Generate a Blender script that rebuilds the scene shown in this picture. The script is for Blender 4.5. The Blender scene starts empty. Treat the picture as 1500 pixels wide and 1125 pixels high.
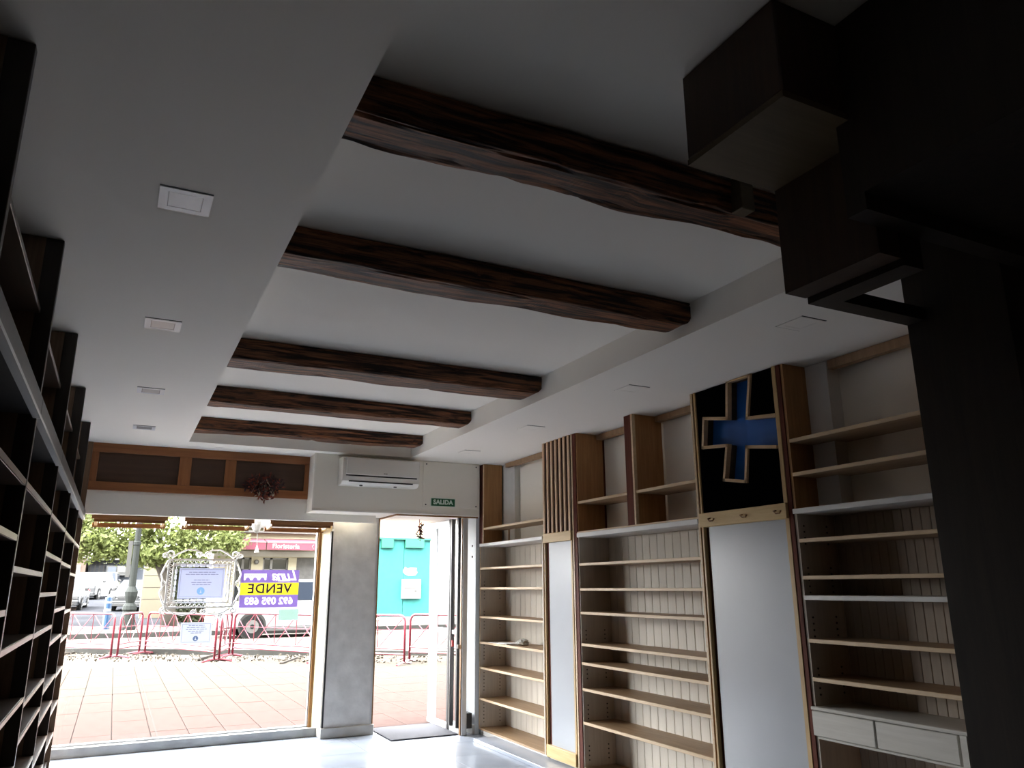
import bpy, bmesh, math, random
from mathutils import Vector, Matrix, noise
random.seed(7)
D = bpy.data
SC = bpy.context.scene
COL = SC.collection

# ------------------------------------------------------------------ camera, world, sun, exposure
cam = D.objects.new('camera', D.cameras.new('camera'))
COL.objects.link(cam)
_r = Vector((0.8936624, -0.44871315, -0.00490121))
_d = Vector((0.11097198, 0.23156965, -0.96646817))
_f = Vector((0.43480194, 0.86315237, 0.25673968))
cam.matrix_world = Matrix(((_r.x, -_d.x, -_f.x, 0), (_r.y, -_d.y, -_f.y, 0), (_r.z, -_d.z, -_f.z, 1.5), (0, 0, 0, 1)))
cam.data.sensor_width = 36
cam.data.lens = 1118.985 / 1500 * 36
cam.data.clip_start = 0.03
cam.data.clip_end = 500
SC.camera = cam
w = D.worlds.new('sky'); SC.world = w; w.use_nodes = True
nt = w.node_tree
sky = nt.nodes.new('ShaderNodeTexSky'); sky.sky_type = 'NISHITA'
sky.sun_disc = False; sky.sun_elevation = math.radians(58); sky.sun_rotation = math.radians(255)
sky.air_density = 1.2; sky.dust_density = 2.0
_hs = nt.nodes.new('ShaderNodeHueSaturation'); _hs.inputs['Saturation'].default_value = 0.08
nt.links.new(sky.outputs[0], _hs.inputs['Color'])
nt.links.new(_hs.outputs[0], nt.nodes['Background'].inputs[0])
nt.nodes['Background'].inputs[1].default_value = 2.4
sun = D.objects.new('sun', D.lights.new('sun', 'SUN')); COL.objects.link(sun)
sun.data.energy = 2.2; sun.data.angle = math.radians(0.6); sun.data.color = (1.0, 0.96, 0.88)
_sd = Vector((0.66, 0.02, -0.75)).normalized()          # direction the light travels
sun.rotation_euler = _sd.to_track_quat('-Z', 'Y').to_euler()
for nm, cx, cz, sx, sz, py in (('portal_window', 0.65, 1.2, 2.7, 2.24, 8.90), ('portal_door', 3.1, 1.13, 1.0, 2.26, 8.99)):
    L = D.objects.new(nm, D.lights.new(nm, 'AREA')); COL.objects.link(L)
    L.data.shape = 'RECTANGLE'; L.data.size = sx; L.data.size_y = sz
    L.location = (cx, py, cz); L.rotation_euler = (-math.pi / 2, 0, 0)
    L.data.cycles.is_portal = True
SC.view_settings.view_transform = 'Standard'
SC.view_settings.look = 'None'
SC.view_settings.gamma = 1
SC.view_settings.use_curve_mapping = False
SC.view_settings.exposure = 1.55
SC.cycles.max_bounces = 12
SC.cycles.diffuse_bounces = 8
SC.cycles.glossy_bounces = 4
SC.cycles.transparent_max_bounces = 16
SC.cycles.caustics_reflective = False
SC.cycles.caustics_refractive = False
SC.cycles.use_denoising = True

# ------------------------------------------------------------------ materials
def _new(name):
    m = D.materials.new(name); m.use_nodes = True
    t = m.node_tree
    return m, t, t.nodes['Principled BSDF']
def col4(c): return (c[0], c[1], c[2], 1)
def plain(name, c, rough=0.6, metal=0.0, var=0.0, scale=6.0, bump=0.0, bscale=40.0, spec=0.5):
    m, t, b = _new(name)
    b.inputs['Base Color'].default_value = col4(c); b.inputs['Roughness'].default_value = rough
    b.inputs['Metallic'].default_value = metal
    b.inputs['Specular IOR Level'].default_value = spec
    tc = None
    if var or bump: tc = t.nodes.new('ShaderNodeTexCoord')
    if var:
        n = t.nodes.new('ShaderNodeTexNoise'); n.inputs['Scale'].default_value = scale; n.inputs['Detail'].default_value = 5
        t.links.new(tc.outputs['Object'], n.inputs['Vector'])
        r = t.nodes.new('ShaderNodeValToRGB')
        r.color_ramp.elements[0].position = .3; r.color_ramp.elements[1].position = .7
        r.color_ramp.elements[0].color = col4([x * (1 - var) for x in c]); r.color_ramp.elements[1].color = col4([min(1, x * (1 + var * .6)) for x in c])
        t.links.new(n.outputs['Fac'], r.inputs[0]); t.links.new(r.outputs[0], b.inputs['Base Color'])
    if bump:
        n2 = t.nodes.new('ShaderNodeTexNoise'); n2.inputs['Scale'].default_value = bscale; n2.inputs['Detail'].default_value = 4
        t.links.new(tc.outputs['Object'], n2.inputs['Vector'])
        bp = t.nodes.new('ShaderNodeBump'); bp.inputs['Strength'].default_value = bump; bp.inputs['Distance'].default_value = .01
        t.links.new(n2.outputs['Fac'], bp.inputs['Height']); t.links.new(bp.outputs[0], b.inputs['Normal'])
    return m
def wood(name, c1, c2, axis='Y', rough=0.5, fine=1.0, bump=0.15, spec=0.4, pos=(.32, .68)):
    """grain stretched along an axis"""
    m, t, b = _new(name)
    tc = t.nodes.new('ShaderNodeTexCoord'); mp = t.nodes.new('ShaderNodeMapping')
    s = [22 * fine] * 3; s['XYZ'.index(axis)] = 1.3 * fine
    mp.inputs['Scale'].default_value = s
    t.links.new(tc.outputs['Object'], mp.inputs['Vector'])
    n = t.nodes.new('ShaderNodeTexNoise'); n.inputs['Scale'].default_value = 1.6; n.inputs['Detail'].default_value = 7; n.inputs['Roughness'].default_value = .65
    n.inputs['Distortion'].default_value = .6
    t.links.new(mp.outputs[0], n.inputs['Vector'])
    r = t.nodes.new('ShaderNodeValToRGB')
    r.color_ramp.elements[0].position = pos[0]; r.color_ramp.elements[1].position = pos[1]
    r.color_ramp.elements[0].color = col4(c1); r.color_ramp.elements[1].color = col4(c2)
    t.links.new(n.outputs['Fac'], r.inputs[0]); t.links.new(r.outputs[0], b.inputs['Base Color'])
    b.inputs['Roughness'].default_value = rough; b.inputs['Specular IOR Level'].default_value = spec
    bp = t.nodes.new('ShaderNodeBump'); bp.inputs['Strength'].default_value = bump; bp.inputs['Distance'].default_value = .004
    t.links.new(n.outputs['Fac'], bp.inputs['Height']); t.links.new(bp.outputs[0], b.inputs['Normal'])
    return m
def glass(name, tint=(1, 1, 1), refl=0.06):
    m = D.materials.new(name); m.use_nodes = True; t = m.node_tree
    t.nodes.clear()
    o = t.nodes.new('ShaderNodeOutputMaterial'); mx = t.nodes.new('ShaderNodeMixShader')
    tr = t.nodes.new('ShaderNodeBsdfTransparent'); gl = t.nodes.new('ShaderNodeBsdfGlossy')
    tr.inputs[0].default_value = col4(tint); gl.inputs['Roughness'].default_value = .02
    lw = t.nodes.new('ShaderNodeLayerWeight'); lw.inputs['Blend'].default_value = .5
    pw = t.nodes.new('ShaderNodeMath'); pw.operation = 'POWER'; pw.inputs[1].default_value = 4.0; t.links.new(lw.outputs['Facing'], pw.inputs[0])
    fr = t.nodes.new('ShaderNodeMath'); fr.operation = 'MULTIPLY_ADD'; fr.inputs[1].default_value = .6; fr.inputs[2].default_value = .025; t.links.new(pw.outputs[0], fr.inputs[0])
    t.links.new(fr.outputs[0], mx.inputs[0]); t.links.new(tr.outputs[0], mx.inputs[1]); t.links.new(gl.outputs[0], mx.inputs[2])
    t.links.new(mx.outputs[0], o.inputs[0])
    return m
def paper(name, c, trans=0.5):
    m = D.materials.new(name); m.use_nodes = True; t = m.node_tree
    b = t.nodes['Principled BSDF']; b.inputs['Base Color'].default_value = col4(c); b.inputs['Roughness'].default_value = .7
    o = t.nodes['Material Output']; mx = t.nodes.new('ShaderNodeMixShader'); tl = t.nodes.new('ShaderNodeBsdfTranslucent')
    tl.inputs[0].default_value = col4(c); mx.inputs[0].default_value = trans
    t.links.new(b.outputs[0], mx.inputs[1]); t.links.new(tl.outputs[0], mx.inputs[2]); t.links.new(mx.outputs[0], o.inputs[0])
    return m

M = {}
M['paint'] = plain('white_paint', (.93, .895, .825), .85, bump=.05, bscale=60)
M['paint_wall'] = plain('wall_paint', (.87, .835, .755), .85, bump=.05, bscale=60)
M['stucco'] = plain('grey_stucco', (.62, .61, .585), .65, var=.14, scale=7, bump=.4, bscale=14)
M['marble'] = plain('grey_marble', (.31, .345, .40), .22, var=.14, scale=2.2, spec=.2)
M['marble_dark'] = plain('stone_skirting', (.52, .51, .48), .3, var=.2, scale=5)
M['grout'] = plain('grout', (.32, .32, .33), .6)
M['sill'] = plain('sill_stone', (.36, .37, .37), .35, var=.25, scale=4)
M['black'] = plain('black_metal', (.015, .015, .016), .45)
M['alu'] = plain('aluminium', (.52, .53, .54), .35, metal=.7)
M['alu_dark'] = plain('dark_aluminium', (.16, .155, .15), .4, metal=.5)
M['cream'] = plain('cream_gloss_paint', (0.9, 0.8, 0.54), .5, var=.1, scale=5)
M['brown_frame'] = wood('brown_frame_wood', (.17, .075, .02), (.30, .15, .045), 'Z', .45)
M['coffer'] = wood('coffer_wood', (.16, .065, .02), (.27, .125, .045), 'X', .5)
M['coffer_y'] = wood('coffer_wood_side', (.45, .30, .14), (.58, .42, .22), 'Y', .5)  # same coffer wood, paler: sunlight on the side boards put into the colour
M['beam'] = wood('old_beam_wood', (.010, .003, .0015), (.42, .165, .07), 'X', .55, fine=1.15, bump=1.0, spec=.32, pos=(.43, .74))
M['panel'] = wood('orange_pine', (.23, .083, .026), (.36, .14, .05), 'X', .45, fine=.7)
M['panel_z'] = wood('orange_pine_upright', (.21, .075, .024), (.33, .13, .046), 'Z', .45, fine=.7)
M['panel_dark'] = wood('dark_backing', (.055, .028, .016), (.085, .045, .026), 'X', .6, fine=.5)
M['oak'] = wood('oak_shelf', (.28, .18, .095), (.40, .265, .15), 'Y', .45)
M['oak_x'] = wood('oak_side', (.30, .185, .10), (.42, .27, .155), 'Z', .5)
M['oak_edge'] = wood('pale_edge', (.55, .40, .24), (.68, .52, .34), 'Y', .5)
M['side_brown'] = wood('warm_brown_side', (.30, .145, .052), (.43, .225, .088), 'Z', .5)
M['mahogany'] = wood('mahogany_post', (.075, .019, .012), (.15, .042, .024), 'Z', .6, spec=.12)
M['slat_back'] = wood('slat_backing_wood', (.022, .008, .005), (.045, .016, .010), 'Z', .7, spec=.1)
M['yellow_pine'] = wood('yellow_pine', (.55, .37, .15), (.68, .49, .23), 'Y', .45)
M['yellow_pine_z'] = wood('yellow_pine_upright', (.42, .27, .11), (.56, .38, .17), 'Z', .45)
M['slat'] = wood('slat_wood', (.66, .45, .28), (.80, .58, .38), 'Z', .5)
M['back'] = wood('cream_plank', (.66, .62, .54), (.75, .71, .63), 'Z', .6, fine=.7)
M['back_dark'] = wood('dim_plank', (.44, .375, .30), (.54, .47, .39), 'Z', .6, fine=.7)  # browner planks, also darkened to stand in for the weaker light here
M['side_grey'] = wood('greige_side', (.50, .43, .35), (.60, .53, .44), 'Z', .55)
M['white_shelf'] = plain('white_shelf', (.72, .71, .68), .5, var=.06)
M['drawer'] = wood('whitewashed_drawer', (.52, .50, .45), (.62, .60, .55), 'Y', .55)
M['frost'] = plain('frosted_panel', (.39, .415, .45), .3, var=.06, scale=1.5)
M['blackpanel'] = plain('black_panel', (.0015, .0015, .002), 1.0, spec=.0)
M['blue'] = plain('cross_blue', (.01, .11, .40), .45)
M['cross_inner'] = wood('cross_inner_wood', (.045, .025, .014), (.08, .045, .026), 'X', .6)
M['cross_wood'] = wood('cross_pine', (.50, .33, .17), (.62, .44, .26), 'Y', .5)
M['dots'] = plain('peg_hole_black', (.05, .04, .03), .8)
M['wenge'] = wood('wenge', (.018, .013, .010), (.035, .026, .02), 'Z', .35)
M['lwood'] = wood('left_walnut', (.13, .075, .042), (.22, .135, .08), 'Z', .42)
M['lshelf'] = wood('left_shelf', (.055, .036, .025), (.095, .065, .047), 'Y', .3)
M['ledge_wood'] = wood('left_shelf_edge', (.40, .33, .27), (.55, .47, .40), 'Y', .3)  # shelf wood lightened: window light on the front edges put into the colour
M['ledge'] = plain('rail_strip', (.90, .90, .88), .25)  # white in place of the window's reflection along the strip
M['rail'] = plain('rail_grey', (.060, .056, .054), .4, var=.2, scale=30)
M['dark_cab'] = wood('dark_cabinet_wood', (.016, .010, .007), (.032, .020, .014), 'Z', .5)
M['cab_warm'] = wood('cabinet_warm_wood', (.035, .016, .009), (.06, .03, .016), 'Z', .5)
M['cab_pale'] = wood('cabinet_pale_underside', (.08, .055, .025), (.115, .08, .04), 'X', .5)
M['plastic'] = plain('white_plastic', (.80, .785, .73), .4)
M['plastic_dark'] = plain('dark_vent', (.03, .03, .03), .6)
M['light_frame'] = plain('light_frame', (.74, .75, .76), .35)
M['light_glass'] = plain('light_glass', (.34, .34, .34), .3)
M['green'] = plain('sign_green', (.0, .10, .032), .5)
M['sign_white'] = plain('sign_letter', (.66, .80, .70), .5)
M['mat'] = plain('doormat', (0.05, 0.05, 0.06), .95, var=.5, scale=160, bump=.6, bscale=200)
M['glass'] = glass('window_glass')
M['dried'] = plain('dried_flower', (0.045, 0.014, 0.013), .8, var=.5, scale=30)
M['dried_red'] = plain('dried_red', (.22, .04, .018), .8, var=.4, scale=30)
M['dried_pale'] = plain('dried_pale', (.45, .37, .27), .8)
M['red_tag'] = plain('red_tag', (.45, .02, .02), .5)
# outside
M['paver'] = plain('pink_paver', (.061, .0435, .039), 1.0, var=.10, scale=9, spec=0.0)
M['paver2'] = plain('beige_paver', (.052, .046, .039), 1.0, var=.10, scale=9, spec=0.0)
M['joint'] = plain('dark_joint', (0.03, 0.026, 0.022), .9, spec=.08)
M['road'] = plain('street_surface', (0.075, 0.068, 0.06), .85, var=.12, scale=.6, spec=0.0)
M['asphalt'] = plain('asphalt', (0.026, 0.027, 0.03), .85, var=.2, scale=.5, spec=0.0)
M['kerb'] = plain('kerb_stone', (0.028, 0.028, 0.026), .8, var=.2, spec=.08)
M['rubble'] = plain('rubble', (0.1, 0.09, 0.075), .9, var=.3, scale=12, spec=.08)
M['red'] = plain('barrier_red', (0.11, 0.006, 0.018), .4)
M['facade'] = plain('facade_cream', (0.25, 0.23, 0.17), .85, var=.05, scale=.8, spec=.08)
M['facade_w'] = plain('facade_white', (0.27, 0.26, 0.23), .85, spec=.08)
M['cornice'] = plain('cornice_grey', (0.06, 0.055, 0.05), .8)
M['awning'] = plain('awning_pink', (0.1, 0.012, 0.026), .7)
M['awning_d'] = plain('awning_dark', (0.075, 0.014, 0.024), .7)
M['winglass'] = plain('dark_window', (0.02, 0.022, 0.023), .08)
M['curtain'] = plain('shutter_grey', (0.05, 0.048, 0.045), .7, var=.3, scale=6)
M['teal'] = plain('teal_shutter', (0.026, 0.125, 0.117), .55, var=.08, scale=5, spec=.08)
M['tealgreen'] = plain('green_box', (0.004, 0.085, 0.048), .5)
M['white'] = plain('white', (.78, .78, .76), .5)
M['white_out'] = plain('outdoor_white', (.13, .13, .127), .5, spec=.2)
M['iron_white'] = plain('white_iron', (0.95, 0.95, 0.93), .5)
M['carwhite'] = plain('car_white', (0.032, 0.033, 0.034), .35, spec=.12)
M['vanwhite'] = plain('van_white', (.15, .152, .155), .35, spec=.12)
M['carblack'] = plain('car_black', (0.02, 0.022, 0.025), .15)
M['carolive'] = plain('car_olive', (0.055, 0.052, 0.03), .25)
M['carorange'] = plain('car_orange', (0.16, 0.05, 0.015), .3)
M['cartrim'] = plain('car_trim', (0.008, 0.008, 0.008), .5)
M['carglass'] = plain('car_glass', (.010, .014, .022), .15, spec=.15)
M['lampglass'] = plain('headlamp', (0.04, 0.042, 0.045), .1)
M['tyre'] = plain('tyre', (.010, .010, .010), .9, spec=.1)
M['rim'] = plain('rim', (0.1, 0.1, 0.1), .35, metal=.4)
M['sillgrey'] = plain('van_sill', (0.04, 0.04, 0.04), .6)
M['leaf'] = paper('leaf_green', (.115, .14, .038), .4)
M['hedge'] = paper('hedge_green', (.028, .036, .014), .3)
M['bark'] = plain('bark', (0.035, 0.029, 0.022), .9, var=.3, bump=.5, bscale=12)
M['lamp_iron'] = plain('lamp_iron', (.014, .016, .0145), .7, spec=.1)
M['banner'] = plain('banner_grey', (.05, .05, .048), .8, spec=.0)
M['post_cream'] = plain('post_cream', (.125, .112, .085), .85, spec=.0)
M['pinkwall'] = plain('pink_wall', (0.075, 0.055, 0.044), .85, spec=.08)
M['blueshop'] = plain('slate_blue', (0.022, 0.028, 0.038), .6)
M['roofwhite'] = plain('roof_white', (0.05, 0.05, 0.049), .8)
M['bollard'] = plain('bollard_blue', (0.006, 0.028, 0.07), .4)
M['purple'] = paper('poster_purple', (.21, .135, .42), 0.12)
M['yellow'] = paper('poster_yellow', (.85, .80, .03), 0.12)
M['purple_ink'] = plain('poster_ink', (.17, .07, .20), .6)
M['poster_white'] = paper('poster_white', (.92, .90, .94), 0.2)
M['notice'] = paper('notice_paper', (.58, .63, .88), 0.07)
M['notice2'] = paper('notice_paper_pale', (.72, .78, .88), 0.07)
M['notice_ink'] = paper('notice_ink', (.25, .27, .45), 0.07)
M['seal'] = paper('notice_seal', (.22, .42, .85), 0.08)
M['seal2'] = paper('notice_seal_dark', (.10, .16, .30), 0.08)
M['mint'] = paper('mint_paper', (.45, .70, .60), 0.08)

# ------------------------------------------------------------------ mesh builder
class MB:
    def __init__(self): self.v = []; self.f = []; self.mi = []; self.cur = 0
    def add(self, vs, fs):
        o = len(self.v); self.v += [Vector(p) for p in vs]
        for f in fs: self.f.append([o + i for i in f]); self.mi.append(self.cur)
        return self
    def slot(self, i): self.cur = i; return self
    def box(self, x0, x1, y0, y1, z0, z1, b=0.0):
        if x0 > x1: x0, x1 = x1, x0
        if y0 > y1: y0, y1 = y1, y0
        if z0 > z1: z0, z1 = z1, z0
        if b <= 0:
            return self.add([(x, y, z) for z in (z0, z1) for y in (y0, y1) for x in (x0, x1)],
                            [(0, 2, 3, 1), (4, 5, 7, 6), (0, 1, 5, 4), (2, 6, 7, 3), (0, 4, 6, 2), (1, 3, 7, 5)])
        b = min(b, (x1 - x0) * .45, (y1 - y0) * .45, (z1 - z0) * .45)
        bm = bmesh.new(); bmesh.ops.create_cube(bm, size=1)
        for v in bm.verts: v.co = ((x0 + x1) / 2 + v.co.x * (x1 - x0), (y0 + y1) / 2 + v.co.y * (y1 - y0), (z0 + z1) / 2 + v.co.z * (z1 - z0))
        bmesh.ops.bevel(bm, geom=bm.edges[:] , offset=b, segments=1, affect='EDGES')
        self.bm(bm); return self
    def bm(self, bm, mat=None):
        bm.verts.index_update()
        self.add([(mat @ v.co) if mat else v.co.copy() for v in bm.verts], [[v.index for v in f.verts] for f in bm.faces]); bm.free(); return self
    def prism(self, pts, ax, a0, a1):
        """2D polygon extruded along axis ax (0,1,2); pts in the other two axes in order"""
        n = len(pts); oth = [i for i in range(3) if i != ax]
        vs = []
        for a in (a0, a1):
            for p in pts:
                q = [0, 0, 0]; q[ax] = a; q[oth[0]] = p[0]; q[oth[1]] = p[1]; vs.append(q)
        fs = [list(range(n))[::-1], list(range(n, 2 * n))] + [[i, (i + 1) % n, n + (i + 1) % n, n + i] for i in range(n)]
        return self.add(vs, fs)
    def tube(self, path, r, n=6, closed=False, cap=True):
        P = [Vector(p) for p in path]; m = len(P); vs = []; up0 = None
        rr = r if isinstance(r, (list, tuple)) else [r] * m
        for i in range(m):
            if closed: t = P[(i + 1) % m] - P[i - 1]
            else: t = P[min(i + 1, m - 1)] - P[max(i - 1, 0)]
            t.normalize()
            if up0 is None:
                up0 = Vector((0, 0, 1)) if abs(t.z) < .9 else Vector((1, 0, 0))
            u = up0 - t * up0.dot(t)
            if u.length < 1e-4: u = Vector((1, 0, 0)) - t * t.x
            u.normalize(); up0 = u; s = t.cross(u)
            for k in range(n):
                a = 2 * math.pi * (k + .5) / n; vs.append(P[i] + (u * math.cos(a) + s * math.sin(a)) * rr[i])
        fs = []
        for i in range(m if closed else m - 1):
            j = (i + 1) % m
            for k in range(n): fs.append([i * n + k, i * n + (k + 1) % n, j * n + (k + 1) % n, j * n + k])
        if cap and not closed: fs += [list(range(n))[::-1], [(m - 1) * n + k for k in range(n)]]
        return self.add(vs, fs)
    def lathe(self, prof, cx, cy, n=16):
        vs = []; fs = []
        for (r, z) in prof:
            for k in range(n):
                a = 2 * math.pi * k / n; vs.append((cx + r * math.cos(a), cy + r * math.sin(a), z))
        for i in range(len(prof) - 1):
            for k in range(n): fs.append([i * n + k, i * n + (k + 1) % n, (i + 1) * n + (k + 1) % n, (i + 1) * n + k])
        fs += [list(range(n))[::-1], [(len(prof) - 1) * n + k for k in range(n)]]
        return self.add(vs, fs)
    def disc(self, c, r, ax, t, n=20):
        pts = []
        for k in range(n):
            a = 2 * math.pi * k / n; pts.append((r * math.cos(a), r * math.sin(a)))
        oth = [i for i in range(3) if i != ax]
        return self.prism([(c[oth[0]] + p[0], c[oth[1]] + p[1]) for p in pts], ax, c[ax] - t / 2, c[ax] + t / 2)

def link(name, me, parent=None, loc=None):
    o = D.objects.new(name, me); COL.objects.link(o)
    if parent is not None: o.parent = parent
    if loc is not None: o.location = loc
    return o
def wloc(o):
    v = Vector(o.location)
    return v + wloc(o.parent) if o.parent else v
def obj(name, mb, mat, parent=None, smooth=False, origin=None, kind=None, label=None):
    """one mesh object; the builder's points are in world metres"""
    off = wloc(parent) if parent is not None else Vector((0, 0, 0))
    loc = None
    if origin is not None: loc = Vector(origin) - off
    base = Vector(origin) if origin is not None else off
    me = D.meshes.new(name)
    me.from_pydata([tuple(v - base) for v in mb.v], [], mb.f)
    mats = mat if isinstance(mat, (list, tuple)) else [mat]
    for m in mats: me.materials.append(M[m] if isinstance(m, str) else m)
    if len(mats) > 1:
        for p, i in zip(me.polygons, mb.mi): p.material_index = i
    bm = bmesh.new(); bm.from_mesh(me); bmesh.ops.recalc_face_normals(bm, faces=bm.faces); bm.to_mesh(me); bm.free()
    if smooth:
        for p in me.polygons: p.use_smooth = True
    o = link(name, me, parent, loc)
    if kind: o['kind'] = kind
    if label: o['label'] = label
    return o
def box(name, b, mat, parent=None, bev=0.0, **k): return obj(name, MB().box(*b, b=bev), mat, parent, **k)
def thing(name, label, cat, loc, group=None, rz=0.0):
    o = D.objects.new(name, None); COL.objects.link(o); o.location = loc; o.empty_display_size = .1
    o['label'] = label; o['category'] = cat
    if group: o['group'] = group
    return o
def tag(o, label, cat, group=None, kind=None):
    o['label'] = label; o['category'] = cat
    if group: o['group'] = group
    if kind: o['kind'] = kind
    return o
def struct(o): o['kind'] = 'structure'; return o
def ctr(mb):
    n = len(mb.v); s = Vector((0, 0, 0))
    for v in mb.v: s += v
    return s / n
def text_mb(body, size, depth, M4, shear=0.0, bold=0.0, spacing=1.0, align='CENTER'):
    cu = D.curves.new('txt', 'FONT'); cu.body = body; cu.size = size; cu.extrude = depth / 2; cu.shear = shear; cu.offset = bold
    cu.space_character = spacing; cu.align_x = align; cu.align_y = 'CENTER'; cu.resolution_u = 3
    t = D.objects.new('txt', cu); COL.objects.link(t)
    bpy.context.view_layer.update()
    me = D.meshes.new_from_object(t.evaluated_get(bpy.context.evaluated_depsgraph_get()))
    D.objects.remove(t); D.curves.remove(cu)
    mb = MB(); mb.add([M4 @ v.co for v in me.vertices], [list(p.vertices) for p in me.polygons]); D.meshes.remove(me)
    return mb
# text frames: facing -Y (read from inside the room) and facing +Y (read from the street)
def face_in(x, y, z): return Matrix.Translation((x, y, z)) @ Matrix.Rotation(math.pi / 2, 4, 'X')
def face_out(x, y, z): return Matrix.Translation((x, y, z)) @ Matrix.Rotation(math.pi, 4, 'Z') @ Matrix.Rotation(math.pi / 2, 4, 'X')

# ------------------------------------------------------------------ room shell
ZC, ZR = 2.856, 3.033
XL, XR = -0.70, 3.93
FY = 8.24
floor = struct(box('floor', (XL - .2, XR + .2, -3.2, 8.86, -.12, -.008), 'grout'))
TS = .60
tile_me = {}
for i in range(8):
    for j in range(12):
        x0 = XL + i * TS; y0 = 1.66 + j * TS
        x1 = min(x0 + TS, XR + .0); y1 = min(y0 + TS, 8.66 if x0 < 2.0 else 8.86)
        key = (round(x1 - x0, 3), round(y1 - y0, 3))
        if key not in tile_me:
            mb = MB().box(.0015, key[0] - .0015, .0015, key[1] - .0015, -.008, 0, b=.0015)
            t = obj('tile', mb, 'marble', floor); t.location = (x0, y0, 0); tile_me[key] = t.data
        else:
            t = link('tile', tile_me[key], floor, (x0, y0, 0))
struct(box('wall_left', (XL - .2, XL, -3.2, 8.9, -.1, 3.2), 'paint_wall'))
struct(box('wall_right', (XR, XR + .2, -3.2, 8.47, -.1, 3.2), 'paint_wall'))
struct(box('wall_back', (XL - .2, XR + .2, -3.2, -3.0, -.1, 3.2), 'lwood'))
mb = MB().box(-26, 30, -3.2, 8.95, 3.2, 15.5).box(-26, XL - .2, -3.2, 8.9, -.1, 3.2).box(XR + .2, 30, -3.2, 8.47, -.1, 3.2)
struct(obj('wall_front_upper', mb, 'facade'))  # unseen storeys and side blocks, added to cut sky light on the street
struct(box('ceiling', (XL - .2, XR + .2, -3.2, 8.95, ZR, 3.2), 'paint'))
struct(box('trim_1', (XL, .476, -3.0, FY, ZC, ZR), 'paint'))
struct(box('trim_2', (2.70, XR, -3.0, FY, ZC, ZR), 'paint'))
struct(box('trim_3', (.476, 2.70, 7.80, FY, ZC, ZR), 'paint'))
wf = struct(box('wall_front', (XL, 2.47, FY, FY + .08, 2.185, ZC + .1), 'paint_wall'))
box('bay_soffit', (XL, 2.06, FY + .08, 8.95, 2.33, ZR), 'cream', wf)
tr4 = struct(box('trim_4', (1.712, 3.58, 7.94, 8.24, 2.262, ZC), 'paint_wall'))
box('over_door', (2.47, 3.93, 8.24, 8.95, 2.262, ZR), 'paint_wall', tr4)
box('corner_fill', (3.58, 3.93, 7.99, 8.24, 2.262, ZC), 'paint_wall', tr4)
box('edge_strip', (2.606, 3.56, 7.935, 7.95, 2.246, 2.262), 'brown_frame', tr4)
box('edge_strip', (2.600, 2.614, 7.95, 8.5, 2.246, 2.262), 'brown_frame', tr4)
# moulding round the bulkhead face
box('moulding', (1.700, 3.56, 7.925, 7.94, 2.262, 2.280), 'paint', tr4, bev=.004)
box('moulding', (1.700, 1.718, 7.925, 7.94, 2.280, ZC), 'paint', tr4, bev=.004)
pil = struct(box('wall_front_pillar', (2.075, 2.575, 8.505, 8.95, .09, 2.33), 'stucco', bev=.004))
box('skirting', (2.045, 2.61, 8.475, 8.95, 0, .10), 'marble_dark', pil, bev=.006)
box('metal_edge', (2.058, 2.078, 8.50, 8.56, .10, 2.10), 'black', pil)
box('metal_edge', (2.572, 2.588, 8.50, 8.56, .10, 2.262), 'alu', pil)
box('edge_frame', (2.588, 2.612, 8.53, 8.62, .0, 2.262), 'brown_frame', pil)
box('bolt_cap', (2.056, 2.080, 8.49, 8.50, 2.10, 2.125), 'white', pil)
rw = struct(box('wall_right_return', (3.56, XR, 7.985, 8.47, 0, 2.262), plain('return_paint', (.70, .74, .76), .6)))
for q in (1.83, 1.95): obj('screw_hole', MB().disc((3.558, 8.08, q), .012, 0, .006, 10), 'dots', rw)
kb = box('skirting', (3.535, 3.56, 7.985, 8.47, 0, .09), 'marble_dark', rw)
# dark skirting box in the corner
t = thing('floor_box', 'small dark open box at the floor beside the door jamb', 'box', (3.50, 8.12, 0))
box('body', (3.47, 3.53, 7.995, 8.25, .06, .21), 'black', t)
box('frame', (3.455, 3.47, 7.995, 8.25, .19, .215), 'alu', t); box('frame', (3.455, 3.47, 7.995, 8.02, .0, .19), 'alu', t)

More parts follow.
